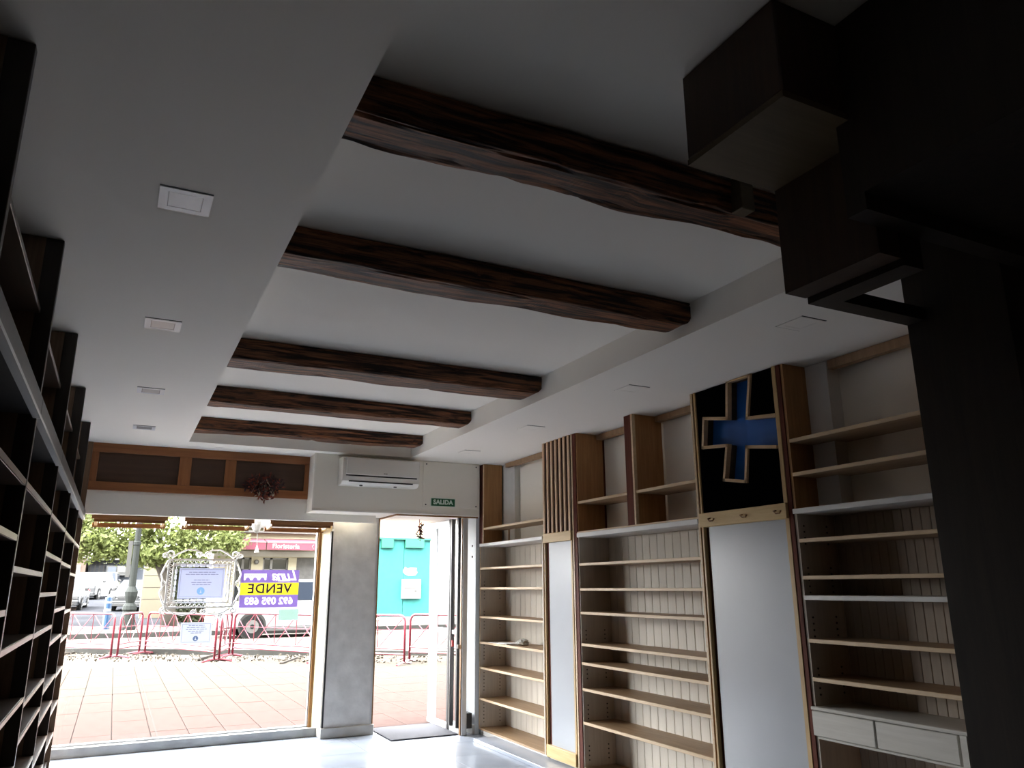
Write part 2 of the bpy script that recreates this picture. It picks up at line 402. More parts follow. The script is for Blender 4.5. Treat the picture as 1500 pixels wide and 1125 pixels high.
# shop window
win = struct(box('window_1', (XL, 2.06, 8.66, 8.88, 0, .085), 'sill', bev=.004))
box('bottom_rail', (XL, 1.965, 8.745, 8.795, .085, .10), 'alu', win)
box('pane', (XL, 1.95, 8.766, 8.774, .10, 2.33), 'glass', win)
box('frame_post', (1.958, 1.972, 8.745, 8.795, .085, 2.33), 'alu', win)
box('frame_post', (1.972, 2.003, 8.72, 8.80, .085, 2.33), 'brown_frame', win)
obj('reveal_board', MB().prism([(2.003, 8.72), (2.062, 8.56), (2.075, 8.56), (2.075, 8.80), (2.003, 8.80)], 2, .085, 2.33), 'cream', win)
for k, (x0, x1, lb) in enumerate(((-.272, .39, 'leftmost of the three'), (.545, 1.212, 'middle of the three'), (1.372, 2.03, 'rightmost of the three'))):
    t = thing('ceiling_coffer', 'brown wooden box frame at the window top, ' + lb, 'wooden frame', ((x0 + x1) / 2, 8.52, 2.14), 'wooden coffers above the shop window')
    z0, z1 = 2.106, 2.33
    box('front_board', (x0, x1, 8.335, 8.36, z0 + .042, z1), 'coffer', t)
    box('front_lip', (x0 + .02, x1 - .02, 8.36, 8.385, z0 + .016, z1), 'coffer', t)
    box('rear_board', (x0, x1, 8.695, 8.72, z0 - .012, z0 + .030), 'coffer', t)
    for s in (0, 1):
        xx = x0 + .02 if s == 0 else x1 - .045
        obj('side_board', MB().prism([(8.385, z0 + .03), (8.70, z0 + .0), (8.70, z0 + .045), (8.385, z1 - .1)], 0, xx, xx + .025), 'coffer_y', t)

# entrance door
dr = struct(box('door_1', (3.40, 3.455, 7.965, 8.03, 0, 2.262), 'alu', bev=.006))
box('jamb_trim', (3.392, 3.400, 7.985, 8.02, 0, 2.245), 'brown_frame', dr)
lf = box('leaf_stile', (3.40, 3.44, 8.815, 8.98, .03, 2.20), 'alu', dr)
box('leaf_stile', (3.395, 3.445, 8.30, 8.385, .01, 2.262), 'alu_dark', dr)
box('leaf_edge', (3.390, 3.395, 8.33, 8.38, .01, 2.262), 'black', dr)
box('leaf_rail', (3.40, 3.44, 8.385, 8.815, 1.0, 1.05), 'alu', dr)
box('leaf_rail', (3.395, 3.445, 8.03, 8.98, .005, .055), 'alu', dr)
box('leaf_rail', (3.40, 3.44, 8.385, 8.98, 2.19, 2.262), 'alu', dr)
box('leaf_cap', (3.396, 3.40, 8.83, 8.97, 2.05, 2.20), 'brown_frame', dr)
box('pane', (3.418, 3.424, 8.385, 8.815, 1.05, 2.19), 'glass', dr)
box('pane', (3.418, 3.424, 8.385, 8.815, .055, 1.0), 'glass', dr)
box('side_pane', (3.418, 3.424, 8.14, 8.30, .055, 2.262), 'glass', dr)
box('side_stile', (3.396, 3.444, 8.105, 8.14, .055, 2.262), 'black', dr)
box('side_rail', (3.41, 3.43, 8.14, 8.30, 1.0, 1.04), 'alu', dr)
box('lock', (3.375, 3.398, 8.195, 8.215, .87, .935), 'red_tag', dr)
box('handle', (3.365, 3.40, 8.02, 8.035, .86, .90), 'alu', dr)
tag(box('doormat', (2.66, 3.39, 8.03, 8.80, 0, .012), 'mat', bev=.004), 'dark grey speckled doormat on the floor inside the open door', 'doormat')

# ------------------------------------------------------------------ beams
def beam(y0, y1, zb, seed, label, amp=.010):
    t0 = Vector((0, 0, seed * 7.3)); mb = MB(); NX, m = 150, 44
    w, h = (y1 - y0), ZR - zb + .0
    xa, xb = .42, 2.698
    prof = []
    e = .17
    for k in range(m):
        a = 2 * math.pi * k / m + math.pi / m
        c, s = math.cos(a), math.sin(a)
        prof.append((abs(c) ** e * (1 if c > 0 else -1), abs(s) ** e * (1 if s > 0 else -1)))
    for i in range(NX + 1):
        x = xa + (xb - xa) * i / NX
        end = min(1.0, (xb - x) / .05); rnd = .75 + .25 * math.sqrt(max(0, end))
        for (c, s) in prof:
            y = (y0 + y1) / 2 + c * w / 2; z = (zb + ZR) / 2 + s * h / 2
            n1 = noise.noise(Vector((x * 1.5, y * 2, z * 2)) + t0) * amp * 1.2 + noise.noise(Vector((x * 6, y * 5, z * 5)) + t0) * amp * .35
            n2 = noise.noise(Vector((x * 3.5, y * 60, z * 60)) + t0) * amp * .45
            cr = noise.noise(Vector((x * 1.6, y * 26, z * 26)) + t0 * 2)
            n2 -= max(0, .10 - abs(cr)) * .075 * (1 if s < .8 else 0)
            d = n1 + n2
            if s > .9: d = 0
            y += c * d; z += (s if s < 0 else 0) * d * 1.1
            if s < 0: z = ZR - (ZR - z) * rnd
            z = min(z, ZR - .0005)
            mb.v.append(Vector((x, y, z)))
    for i in range(NX):
        for k in range(m):
            mb.f.append([i * m + k, i * m + (k + 1) % m, (i + 1) * m + (k + 1) % m, (i + 1) * m + k]); mb.mi.append(0)
    mb.f += [list(range(m))[::-1], [NX * m + k for k in range(m)]]; mb.mi += [0, 0]
    o = obj('ceiling_beam', mb, 'beam', origin=((xa + xb) / 2, (y0 + y1) / 2, zb))
    tag(o, label, 'beam', 'old timber ceiling beams')
    return o
beam(2.005, 2.19, 2.893, 1, 'rough dark timber ceiling beam nearest the camera, the first of five', .016)
beam(3.135, 3.33, 2.893, 2, 'rough dark timber ceiling beam, second of five from the camera')
beam(4.86, 5.13, 2.897, 3, 'rough dark timber ceiling beam, third and middle of five')
beam(6.17, 6.37, 2.900, 4, 'rough reddish timber ceiling beam, fourth of five from the camera')
beam(7.43, 7.60, 2.915, 5, 'rough reddish timber ceiling beam nearest the shop window, the fifth')
tag(box('bracket', (1.965, 2.03, 1.95, 2.012, 2.885, 3.03), 'cab_pale', bev=.004), 'small pale wooden bracket block on the side of the nearest beam', 'bracket')

# ------------------------------------------------------------------ recessed lights
def downlight(x, y, label, flush):
    s = .088
    t = thing('recessed_light', label, 'ceiling light', (x, y, ZC), 'square recessed ceiling lights')
    mb = MB()
    z0 = ZC - .004
    i = .058
    for b in ((x - s, x + s, y - s, y - i), (x - s, x + s, y + i, y + s), (x - s, x - i, y - i, y + i), (x + i, x + s, y - i, y + i)):
        mb.box(*b, z0, ZC + .0)
    obj('frame', mb, 'light_frame' if not flush else 'paint', t)
    box('diffuser', (x - i, x + i, y - i, y + i, ZC - .003, ZC), 'light_glass' if not flush else 'paint', t)
    for yy in (y - s - .006, y + s):
        box('shadow_gap', (x - s, x + s, yy, yy + .006, ZC - .002, ZC), 'black', t)
    if not flush: 
        for xx in (x - i, x + i - .003): box('inner_gap', (xx, xx + .003, y - i, y + i, ZC - .0045, ZC), 'black', t)
for y, n in ((2.765, 'the nearest of the left row'), (4.26, 'second of the left row'), (5.83, 'third of the left row'), (7.26, 'farthest of the left row')):
    downlight(.072, y, 'square white framed recessed light in the ceiling, ' + n, False)
for y, n in ((2.762, 'nearest of the right row'), (4.31, 'second of the right row'), (5.83, 'third of the right row'), (7.2, 'farthest of the right row')):
    downlight(3.125, y, 'flush white square light in the ceiling by the pale shelves, ' + n, True)

# ------------------------------------------------------------------ wooden niche panel over the window
t = thing('wall_niche', 'orange brown wooden panel with three dark open niches above the shop window', 'wooden panel', (.68, FY, 2.40))
x0, x1, z0, z1 = -.60, 1.735, 2.405, ZC
yf = FY - .03
ops = [(-.275, .435), (.548, .866), (.973, 1.665)]
box('top_rail', (x0, x1, yf, FY, 2.768, z1), 'panel', t, bev=.003)
box('bottom_rail', (x0, x1, yf, FY, z0, 2.487), 'panel', t, bev=.003)
xs = [x0] + [v for o in ops for v in o] + [x1]
for i in range(0, len(xs), 2):
    box('stile', (xs[i], xs[i + 1], yf, FY, 2.487, 2.768), 'panel_z', t, bev=.002)
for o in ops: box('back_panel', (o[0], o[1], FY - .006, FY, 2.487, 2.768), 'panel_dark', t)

def flower_bunch(name, label, c, r, n, mats, parent=None, cat='dried flowers'):
    mb = MB()
    for i in range(n):
        a = random.uniform(0, 2 * math.pi); rr = r[0] * math.sqrt(random.random()); 
        p = Vector((c[0] + rr * math.cos(a), c[1] + random.uniform(-r[1], r[1]), c[2] + r[2] * math.sqrt(random.random()) * math.sin(a)))
        d = Vector((random.gauss(0, 1), random.gauss(0, .6), random.gauss(0, 1))).normalized(); s = random.uniform(.014, .032)
        u = d.orthogonal().normalized(); v = d.cross(u)
        mb.slot(random.choices(range(len(mats)), weights=(6, 3, 1)[:len(mats)])[0])
        mb.add([p, p + d * s + u * s * .5, p + d * s * 2, p + d * s - u * s * .5, p + d * s + v * s * .4, p + d * s - v * s * .4],
               [(0, 1, 4), (1, 2, 4), (2, 3, 4), (3, 0, 4), (0, 1, 5), (1, 2, 5), (2, 3, 5), (3, 0, 5)])
    mb.slot(0)
    return mb
t = thing('dried_flower_bunch', 'bunch of dark red dried flowers hanging on the right of the wooden niche panel', 'dried flowers', (1.25, 8.16, 2.49))
o = obj('flower_heads', flower_bunch('', '', (1.25, 8.165, 2.53), (.19, .035, .10), 330, ['dried', 'dried_red', 'dried']), ['dried', 'dried_red', 'dried'], t, kind='stuff')
o = obj('flower_tips', flower_bunch('', '', (1.28, 8.165, 2.42), (.10, .03, .05), 70, ['dried_red', 'dried_pale', 'dried']), ['dried_red', 'dried_pale', 'dried'], t, kind='stuff')
sm = MB()
for i in range(14):
    a = random.uniform(-1, 1); sm.tube([(1.25 + a * .03, 8.185, 2.60), (1.25 + a * .09, 8.16, 2.52), (1.26 + a * .15, 8.15, 2.40 + random.random() * .07)], .003, 4)
obj('stem', sm, 'dried_pale', t, kind='stuff')
t = thing('dried_flower_garland', 'small bunch of dried red flowers hanging in the top of the doorway', 'dried flowers', (3.09, 8.5, 2.05))
obj('flower_heads', flower_bunch('', '', (3.085, 8.5, 2.12), (.028, .02, .085), 46, ['dried', 'dried_red', 'dried']), ['dried', 'dried_red', 'dried'], t, kind='stuff')
obj('string', MB().tube([(3.07, 8.5, 2.262), (3.075, 8.5, 2.10)], .004, 5), 'dried_red', t)

# ------------------------------------------------------------------ air conditioner, cover panel, exit sign
t = thing('air_conditioner', 'white wall mounted split air conditioner on the bulkhead beside the doorway', 'air conditioner', (2.36, 7.94, 2.525))
xa, xb = 1.955, 2.785
prof = [(7.94, 2.53), (7.80, 2.53), (7.755, 2.565), (7.745, 2.63), (7.745, 2.79), (7.77, 2.812), (7.94, 2.812)]
obj('body', MB().prism(prof, 0, xa, xb), 'plastic', t)
box('front_cover', (xa + .035, xb - .004, 7.728, 7.747, 2.628, 2.806), 'plastic', t, bev=.006)
box('cover_gap', (xa + .035, xb - .03, 7.738, 7.75, 2.614, 2.626), 'plastic_dark', t)
obj('louvre', MB().prism([(7.742, 2.610), (7.752, 2.570), (7.765, 2.570), (7.756, 2.612)], 0, xa + .07, xb - .07), 'plastic', t)
box('outlet_slot', (xa + .07, xb - .07, 7.75, 7.775, 2.556, 2.568), 'plastic_dark', t)
for xx in (2.15, 2.52): box('foot_clip', (xx, xx + .03, 7.79, 7.81, 2.522, 2.532), 'plastic_dark', t)
mb = MB()
for xx, ww in ((2.387, .012), (2.402, .006), (2.411, .012)): mb.box(xx, xx + ww, 7.7265, 7.7285, 2.648, 2.655)
obj('badge', mb, 'black', t)
t = thing('cover_panel', 'grey wall cover panel with four corner screws, above the doorway', 'panel', (3.22, 7.94, 2.345))
box('board', (2.895, 3.555, 7.928, 7.94, 2.348, 2.848), 'paint_wall', t, bev=.003)
for xx in (2.93, 3.53):
    for zz in (2.375, 2.82): obj('screw', MB().disc((xx, 7.926, zz), .008, 1, .005, 10), 'black', t)
t = thing('exit_sign', 'green emergency exit sign reading SALIDA above the doorway', 'sign', (3.13, 7.92, 2.36))
box('plate', (2.990, 3.272, 7.921, 7.928, 2.362, 2.447), 'green', t)
mb = MB()
for b in ((2.986, 3.276, 2.358, 2.364), (2.986, 3.276, 2.445, 2.451), (2.986, 2.992, 2.364, 2.445), (3.270, 3.276, 2.364, 2.445)): mb.box(b[0], b[1], 7.919, 7.928, b[2], b[3])
obj('border', mb, 'sign_white', t)
obj('lettering', text_mb('SALIDA', .068, .003, face_in(3.131, 7.9195, 2.405), bold=.0026, spacing=1.04), 'sign_white', t)

# ------------------------------------------------------------------ left shelving
PY = [0.72, 2.035, 3.316, 4.612, 5.918, 7.19, 8.20]
XF = -.335
SH = [[1.88, 1.66, 1.40, 1.16, .90, .62, .34], [1.88, 1.68, 1.42, 1.18, .92, .64, .36], [1.88, 1.572, 1.277, .985, .68, .36], [1.875, 1.68, 1.472, 1.27, .95, .78, .50, .28], [1.87, 1.67, 1.36, 1.155, .86, .67, .42, .22], [1.87, 1.62, 1.32, 1.10, .84, .56, .30]]
LBL = ['nearest the camera', 'second from the camera', 'third from the camera', 'fourth from the camera', 'fifth from the camera', 'farthest, ending at the shop window']
for u in range(6):
    ya, yb = PY[u], PY[u + 1]
    t = thing('shelving_unit', 'tall dark wood shelving unit along the left wall, ' + LBL[u], 'shelves', ((XL + XF) / 2, (ya + yb) / 2, 0), 'dark shelving units on the left wall')
    e = .001
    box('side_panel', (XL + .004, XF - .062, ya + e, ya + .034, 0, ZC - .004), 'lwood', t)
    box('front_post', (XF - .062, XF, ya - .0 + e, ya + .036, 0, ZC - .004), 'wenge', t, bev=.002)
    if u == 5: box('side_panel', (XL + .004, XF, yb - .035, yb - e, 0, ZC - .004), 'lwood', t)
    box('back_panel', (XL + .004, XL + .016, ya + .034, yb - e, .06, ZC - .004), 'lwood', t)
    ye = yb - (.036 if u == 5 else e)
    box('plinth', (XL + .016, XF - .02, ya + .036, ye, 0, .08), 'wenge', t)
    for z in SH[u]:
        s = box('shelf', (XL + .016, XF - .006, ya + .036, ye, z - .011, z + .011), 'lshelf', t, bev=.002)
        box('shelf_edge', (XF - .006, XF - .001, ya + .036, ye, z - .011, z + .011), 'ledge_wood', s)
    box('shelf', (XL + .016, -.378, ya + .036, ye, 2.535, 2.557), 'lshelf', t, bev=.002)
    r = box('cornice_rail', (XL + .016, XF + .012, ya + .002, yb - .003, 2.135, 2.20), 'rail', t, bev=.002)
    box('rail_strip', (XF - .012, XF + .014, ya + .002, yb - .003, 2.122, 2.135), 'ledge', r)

# ------------------------------------------------------------------ right wall cabinets
XC = 3.60
XB = 3.915                      # inner face of the backs
def peg_holes(t, y, zs, x0=XC + .05, x1=XC + .24):
    mb = MB()
    for z in zs:
        for x in (x0, x1): mb.disc((x, y, z), .006, 1, .004, 6)
    obj('peg_holes', mb, 'dots', t, kind='stuff')
def planks(t, ya, yb, z0, z1, w, tone='back'):
    n = max(1, round((yb - ya) / w)); w = (yb - ya) / n
    mb = MB().box(0, .012, .0012, w - .0012, 0, z1 - z0, b=.0025)
    first = None
    for i in range(n):
        if first is None:
            first = obj('back_plank', mb, tone, t); first.location = Vector((XB, ya, z0)) - wloc(t) ; me = first.data
            for v in me.vertices: v.co += wloc(t)
        else:
            link('back_plank', me, t, Vector((XB, ya + i * w, z0)) - wloc(t))
def shelf(t, ya, yb, z, th=.022, x0=XC, x1=XB, mat='oak', edge='oak_edge'):
    s = box('shelf', (x0 + .012, x1, ya, yb, z - th, z), mat, t)
    box('shelf_edge', (x0, x0 + .012, ya, yb, z - th, z), edge, s, bev=.002)
    return s
GRP = 'pale shelf cabinets on the right wall'
# far cabinet (beside the door)
t = thing('shelf_cabinet', 'pale open shelf cabinet on the right wall, next to the entrance door', 'shelves', (3.75, 7.24, 0), GRP)
ya, yb = 6.512, 7.972
box('side_panel', (XC + .004, XB, yb - .02, yb, .05, 1.935), 'side_grey', t)
box('side_edge', (XC, XC + .004, yb - .022, yb, .05, 1.935), 'oak_edge', t)
box('side_panel', (XC, XB, ya, ya + .018, .05, 1.935), 'side_grey', t)
box('upper_post', (XC, XC + .03, 7.885, 7.984, 1.968, ZC - .003), 'mahogany', t)
box('upper_side', (XC + .004, 3.83, 7.868, 7.886, 1.968, ZC - .003), 'side_brown', t)
box('upper_edge', (XC - .004, XC + .004, 7.868, 7.885, 1.968, ZC - .003), 'oak_edge', t)
box('upper_brace', (3.84, 3.86, 7.70, 7.74, 1.968, 2.12), 'oak_x', t)
box('base_board', (XC, XB, ya + .018, yb - .02, .05, .068), 'oak', t)
box('plinth', (XC + .02, XB, ya, yb, .0, .05), 'white_shelf', t)
for z in (1.708, 1.497, 1.195, .931, .673, .362): shelf(t, ya + .018, yb - .02, z)
box('white_shelf', (XC - .01, XB, ya, yb, 1.935, 1.967), 'white_shelf', t, bev=.003)
shelf(t, ya - .04, 7.868, 2.139, x1=3.86)
planks(t, ya + .018, yb - .02, .068, 1.935, .12)
box('wall_board', (3.905, XB + .012, ya - .05, 7.56, 1.968, ZC - .06), 'paint_wall', t)
box('corner_boxing', (3.845, XB + .012, 7.58, 7.868, 1.968, ZC - .003), 'white_shelf', t)
box('top_batten', (3.80, 3.86, ya - .05, 7.72, ZC - .05, ZC - .004), 'oak_x', t)
peg_holes(t, yb - .022, [.12 + .035 * i for i in range(44) if i % 9 < 6])
# slatted column
t = thing('slatted_column', 'narrow wall column with vertical wooden slats above a frosted grey panel', 'column', (3.7, 6.2, 0))
ya, yb = 5.958, 6.462
box('carcass', (XC + .03, XB, ya, yb, .05, 1.90), 'mahogany', t)
box('slat_backing', (XC - .008, XB, ya, yb, 1.90, ZC - .003), 'slat_back', t)
n = 7
for i in range(n):
    y = yb - .026 - i * (yb - ya - .034) / (n - 1) 
    box('slat', (XC - .022, XC - .007, y - .006, y + .024, 1.985, ZC - .004), 'slat', t, bev=.002)
box('top_rail', (XC - .025, XC + .03, ya - .005, yb + .005, 1.90, 1.985), 'yellow_pine', t, bev=.003)
box('frame_post', (XC - .01, XC + .03, yb - .010, yb + .002, .05, 1.90), 'yellow_pine_z', t)
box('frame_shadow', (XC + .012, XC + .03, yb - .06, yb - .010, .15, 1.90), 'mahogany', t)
box('frame_post', (XC - .01, XC + .03, ya - .002, ya + .022, .05, 1.90), 'yellow_pine_z', t)
box('frosted_panel', (XC + .005, XC + .03, ya + .022, yb - .06, .15, 1.90), 'frost', t)
box('base_rail', (XC - .022, XC + .03, ya, yb, .05, .15), 'yellow_pine', t, bev=.003)
box('plinth', (XC + .02, XB, ya, yb, 0, .05), 'white_shelf', t)
# middle cabinet
t = thing('shelf_cabinet', 'pale open shelf cabinet on the right wall, between the slatted column and the blue cross', 'shelves', (3.75, 5.1, 0), GRP)
ya, yb = 4.235, 5.945
box('side_post', (XC - .004, XB, 5.872, 5.945, .05, ZC - .003), 'mahogany', t)
box('side_edge', (XC - .008, XC - .004, 5.925, 5.945, .05, ZC - .003), 'oak_edge', t)
box('side_panel', (XC + .004, XB, 5.860, 5.872, .05, 1.93), 'side_grey', t)
box('upper_side', (XC + .004, 3.885, 5.860, 5.872, 1.968, ZC - .003), 'side_brown', t)
box('side_panel', (XC, XB, ya, ya + .016, .05, ZC - .003), 'side_brown', t)
box('side_edge', (XC - .006, XC, ya - .002, ya + .018, .05, ZC - .003), 'oak_edge', t)
box('middle_post', (XC - .006, XC + .03, 4.995, 5.092, 1.968, ZC - .003), 'mahogany', t)
box('middle_edge', (XC - .010, XC + .02, 4.975, 4.995, 1.968, ZC - .003), 'oak_edge', t)
box('middle_side', (XC + .02, 3.885, 4.976, 4.996, 1.968, ZC - .003), 'side_brown', t)
for z in (1.697, 1.487, 1.292, 1.034, .882, .677, .416, .068): shelf(t, ya + .016, 5.860, z)
box('plinth', (XC + .02, XB, ya, yb, 0, .05), 'white_shelf', t)
box('white_shelf', (XC - .012, XB, ya + .014, 5.872, 1.918, 1.955), 'white_shelf', t, bev=.003)
box('shelf_lip', (XC - .004, XB, ya + .014, 5.872, 1.955, 1.968), 'oak_edge', t)
shelf(t, 5.092, 5.860, 2.234, x1=XB - .004); shelf(t, ya + .016, 4.976, 2.234, x1=XB - .004)
planks(t, ya + .016, 5.860, .068, 1.918, .102)
box('wall_board', (3.905, XB + .012, 5.0, 5.86, 1.968, ZC - .05), 'paint_wall', t); box('wall_board', (3.905, XB + .012, ya + .016, 4.975, 1.968, ZC - .05), 'paint_wall', t)
box('top_batten', (3.82, 3.88, 5.0, 5.86, ZC - .05, ZC - .004), 'oak_x', t); box('top_batten', (3.82, 3.88, ya + .016, 4.975, ZC - .05, ZC - .004), 'oak_x', t)
peg_holes(t, 5.858, [.12 + .035 * i for i in range(30) if i % 9 < 4])
# blue cross column
t = thing('cross_column', 'wide wall column with a tilted blue cross on black above a frosted grey panel', 'column', (3.7, 3.83, 0))
ya, yb = 3.40, 4.212
box('carcass', (XC + .12, XB, ya, yb, .05, ZC - .003), 'mahogany', t)
def ring(P, x0, x1): return MB().prism(P, 0, x0, x1)
zt = ZC - .004
cross = [(3.854, zt), (3.881, 2.600), (4.113, 2.645), (4.144, 2.441), (3.901, 2.418), (3.953, 2.190), (3.753, 2.155), (3.719, 2.378), (3.470, 2.338), (3.452, 2.538), (3.695, 2.565), (3.640, zt)]
pieces = [[(yb, zt), (yb, 1.985), (3.80, 1.985), (3.753, 2.155), (3.953, 2.19), (3.901, 2.418), (4.144, 2.441), (4.113, 2.645), (3.881, 2.60), (3.854, zt)],
          [(3.80, 1.985), (ya + .05, 1.985), (ya + .05, 2.338), (3.470, 2.338), (3.719, 2.378), (3.753, 2.155)],
          [(ya + .05, 2.538), (3.452, 2.538), (3.695, 2.565), (3.640, zt), (ya + .05, zt)]]
for P in pieces: obj('black_panel', ring(P, XC + .004, XC + .02), 'blackpanel', t)
obj('blue_back', ring(cross, XC + .075, XC + .088), 'blue', t)
for i in range(len(cross)):
    a = Vector((cross[i][0], cross[i][1])); b = Vector((cross[(i + 1) % len(cross)][0], cross[(i + 1) % len(cross)][1]))
    d = (b - a).normalized(); nrm = Vector((d.y, -d.x)) * .010
    if i == 8: continue
    e = d * .009
    P = [a - nrm - e, b - nrm + e, b + nrm + e, a + nrm - e]
    P = [(p.x, min(p.y, zt)) for p in P]
    st = obj('cross_frame', ring(P, XC - .014, XC + .022), 'cross_wood', t)
    Q = [a + nrm * .5, b + nrm * .5, b - nrm * .9, a - nrm * .9]
    obj('frame_return', ring([(p.x, min(p.y, zt)) for p in Q], XC + .022, XC + .075), 'cross_inner', st)
box('side_post', (XC - .008, XC + .12, ya + .02, ya + .052, .05, zt), 'yellow_pine_z', t, bev=.002)
box('side_dark', (XC - .004, XB, ya - .012, ya + .02, .05, zt), 'mahogany', t)
box('side_post', (XC - .008, XC + .02, yb - .014, yb + .004, .05, zt), 'yellow_pine_z', t, bev=.002)
r = box('top_rail', (XC - .028, XC + .12, ya + .02, yb + .004, 1.892, 1.985), 'yellow_pine', t, bev=.003)
for y in (4.10, 3.79, 3.50):
    obj('hook', MB().tube([(XC - .028, y, 1.945), (XC - .05, y, 1.94), (XC - .052, y - .02, 1.925), (XC - .05, y - .05, 1.925), (XC - .045, y - .055, 1.94)], .005, 6), 'brown_frame', r)
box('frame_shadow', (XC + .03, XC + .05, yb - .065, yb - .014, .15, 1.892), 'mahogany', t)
box('frosted_panel', (XC + .010, XC + .03, ya + .052, yb - .05, .05, 1.892), 'frost', t)
box('plinth', (XC + .02, XB, ya, yb, 0, .05), 'white_shelf', t)
# near cabinet with drawers
t = thing('drawer_cabinet', 'shadowy open shelf cabinet with two whitewashed drawers, right of the blue cross', 'shelves', (3.75, 2.9, 0), GRP)
ya, yb = 2.42, 3.386
box('side_panel', (XC + .004, XB, yb - .018, yb, .05, 1.92), 'side_grey', t)
box('upper_side', (XC + .004, 3.80, yb - .018, yb, 1.945, ZC - .003), 'side_brown', t)
box('side_panel', (XC, XB, ya, ya + .018, .05, ZC - .003), 'side_brown', t)
for z in (1.768, 1.555, 1.204, .996): shelf(t, ya + .018, yb - .018, z)
box('white_shelf', (XC - .012, XB, ya, yb, 1.915, 1.945), 'white_shelf', t, bev=.003)
box('white_shelf', (XC - .008, XB, ya + .018, yb - .018, 1.418, 1.444), 'white_shelf', t, bev=.003)
for z in (2.369, 2.162): shelf(t, ya + .018, yb - .018, z, x1=XB - .004)
box('drawer_top', (XC - .02, XB, ya + .018, yb - .0, .824, .842), 'drawer', t, bev=.003)
box('drawer_bottom', (XC - .002, XB, ya + .018, yb - .018, .672, .686), 'drawer', t, bev=.003)
box('drawer_end', (XC - .02, XB, 2.475, 2.508, .672, .824), 'drawer', t)
box('drawer', (XC - .018, XB - .05, 2.977, 3.384, .690, .820), 'drawer', t, bev=.004)
box('drawer', (XC - .018, XB - .05, 2.520, 2.968, .690, .820), 'drawer', t, bev=.004)
box('plinth', (XC + .02, XB, ya, yb, 0, .05), 'white_shelf', t)
box('base_board', (XC, XB, ya + .018, yb - .018, .05, .068), 'oak', t)
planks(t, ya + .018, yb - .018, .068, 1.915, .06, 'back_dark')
box('wall_board', (3.905, XB + .012, ya + .018, 3.20, 1.945, ZC - .05), 'paint_wall', t)
box('corner_boxing', (3.80, XB + .012, 3.20, yb - .018, 1.945, ZC - .003), 'white_shelf', t)
box('top_batten', (3.80, 3.85, ya + .018, 3.19, ZC - .06, ZC - .004), 'oak_x', t)
peg_holes(t, yb - .020, [.9 + .035 * i for i in range(28) if i % 8 < 5])
# marble slab in front of the cabinets
struct(box('baseboard_right', (3.385, 3.62, 2.42, 7.62, 0, .032), 'marble', bev=.003))

# papers on the far cabinet shelf
zp = .931
t = thing('paper_stack', 'loose white papers lying on a middle shelf of the cabinet next to the door', 'paper', (3.70, 7.50, zp))
for i, (y, x, a) in enumerate(((7.58, 3.68, .1), (7.42, 3.70, -.15))):
    mb = MB().box(-.085, .085, -.13, .13, .0, .004)
    m4 = Matrix.Translation((x, y, zp + .0015 + i * .005)) @ Matrix.Rotation(a, 4, 'Z')
    mb.v = [m4 @ v for v in mb.v]; obj('sheet', mb, 'white', t)
t = obj('crumpled_bag', MB(), 'plastic')
D.objects.remove(t)
bm = bmesh.new(); bmesh.ops.create_icosphere(bm, subdivisions=3, radius=1)
for v in bm.verts:
    d = 1 + .45 * noise.noise(v.co * 2.3 + Vector((3, 1, 7))) + .2 * noise.noise(v.co * 6)
    v.co = Vector((v.co.x * .055 * d, v.co.y * .085 * d, max(v.co.z, -.55) * .036 * d))
zmin = min(v.co.z for v in bm.verts)
mb = MB().bm(bm, Matrix.Translation((3.73, 7.20, zp - zmin + .001)))
tag(obj('crumpled_bag', mb, plain('clear_plastic', (.50, .50, .46), .25)), 'crumpled clear plastic bag beside the papers on the pale shelf', 'plastic bag')

# ------------------------------------------------------------------ dark cabinet by the camera
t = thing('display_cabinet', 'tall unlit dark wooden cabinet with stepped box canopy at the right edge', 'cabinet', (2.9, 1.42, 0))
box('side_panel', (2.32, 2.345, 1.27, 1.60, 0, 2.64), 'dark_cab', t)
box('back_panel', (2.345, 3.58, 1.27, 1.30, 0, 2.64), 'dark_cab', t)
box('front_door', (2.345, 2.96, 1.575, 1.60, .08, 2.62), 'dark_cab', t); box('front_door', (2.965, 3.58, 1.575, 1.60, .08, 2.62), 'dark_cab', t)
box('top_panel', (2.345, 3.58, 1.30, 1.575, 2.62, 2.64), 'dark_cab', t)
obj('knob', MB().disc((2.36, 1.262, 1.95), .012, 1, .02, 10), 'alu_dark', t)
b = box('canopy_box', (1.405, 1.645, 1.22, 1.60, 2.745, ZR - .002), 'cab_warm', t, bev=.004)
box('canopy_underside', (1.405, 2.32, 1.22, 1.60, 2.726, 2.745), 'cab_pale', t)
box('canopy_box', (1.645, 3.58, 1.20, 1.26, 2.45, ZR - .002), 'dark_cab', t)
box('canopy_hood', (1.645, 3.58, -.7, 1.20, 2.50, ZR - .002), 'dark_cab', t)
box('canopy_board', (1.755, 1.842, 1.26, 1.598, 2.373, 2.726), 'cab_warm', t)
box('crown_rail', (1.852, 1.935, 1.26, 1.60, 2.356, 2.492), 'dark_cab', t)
box('crown_rail', (1.935, 2.32, 1.535, 1.60, 2.356, 2.40), 'dark_cab', t)

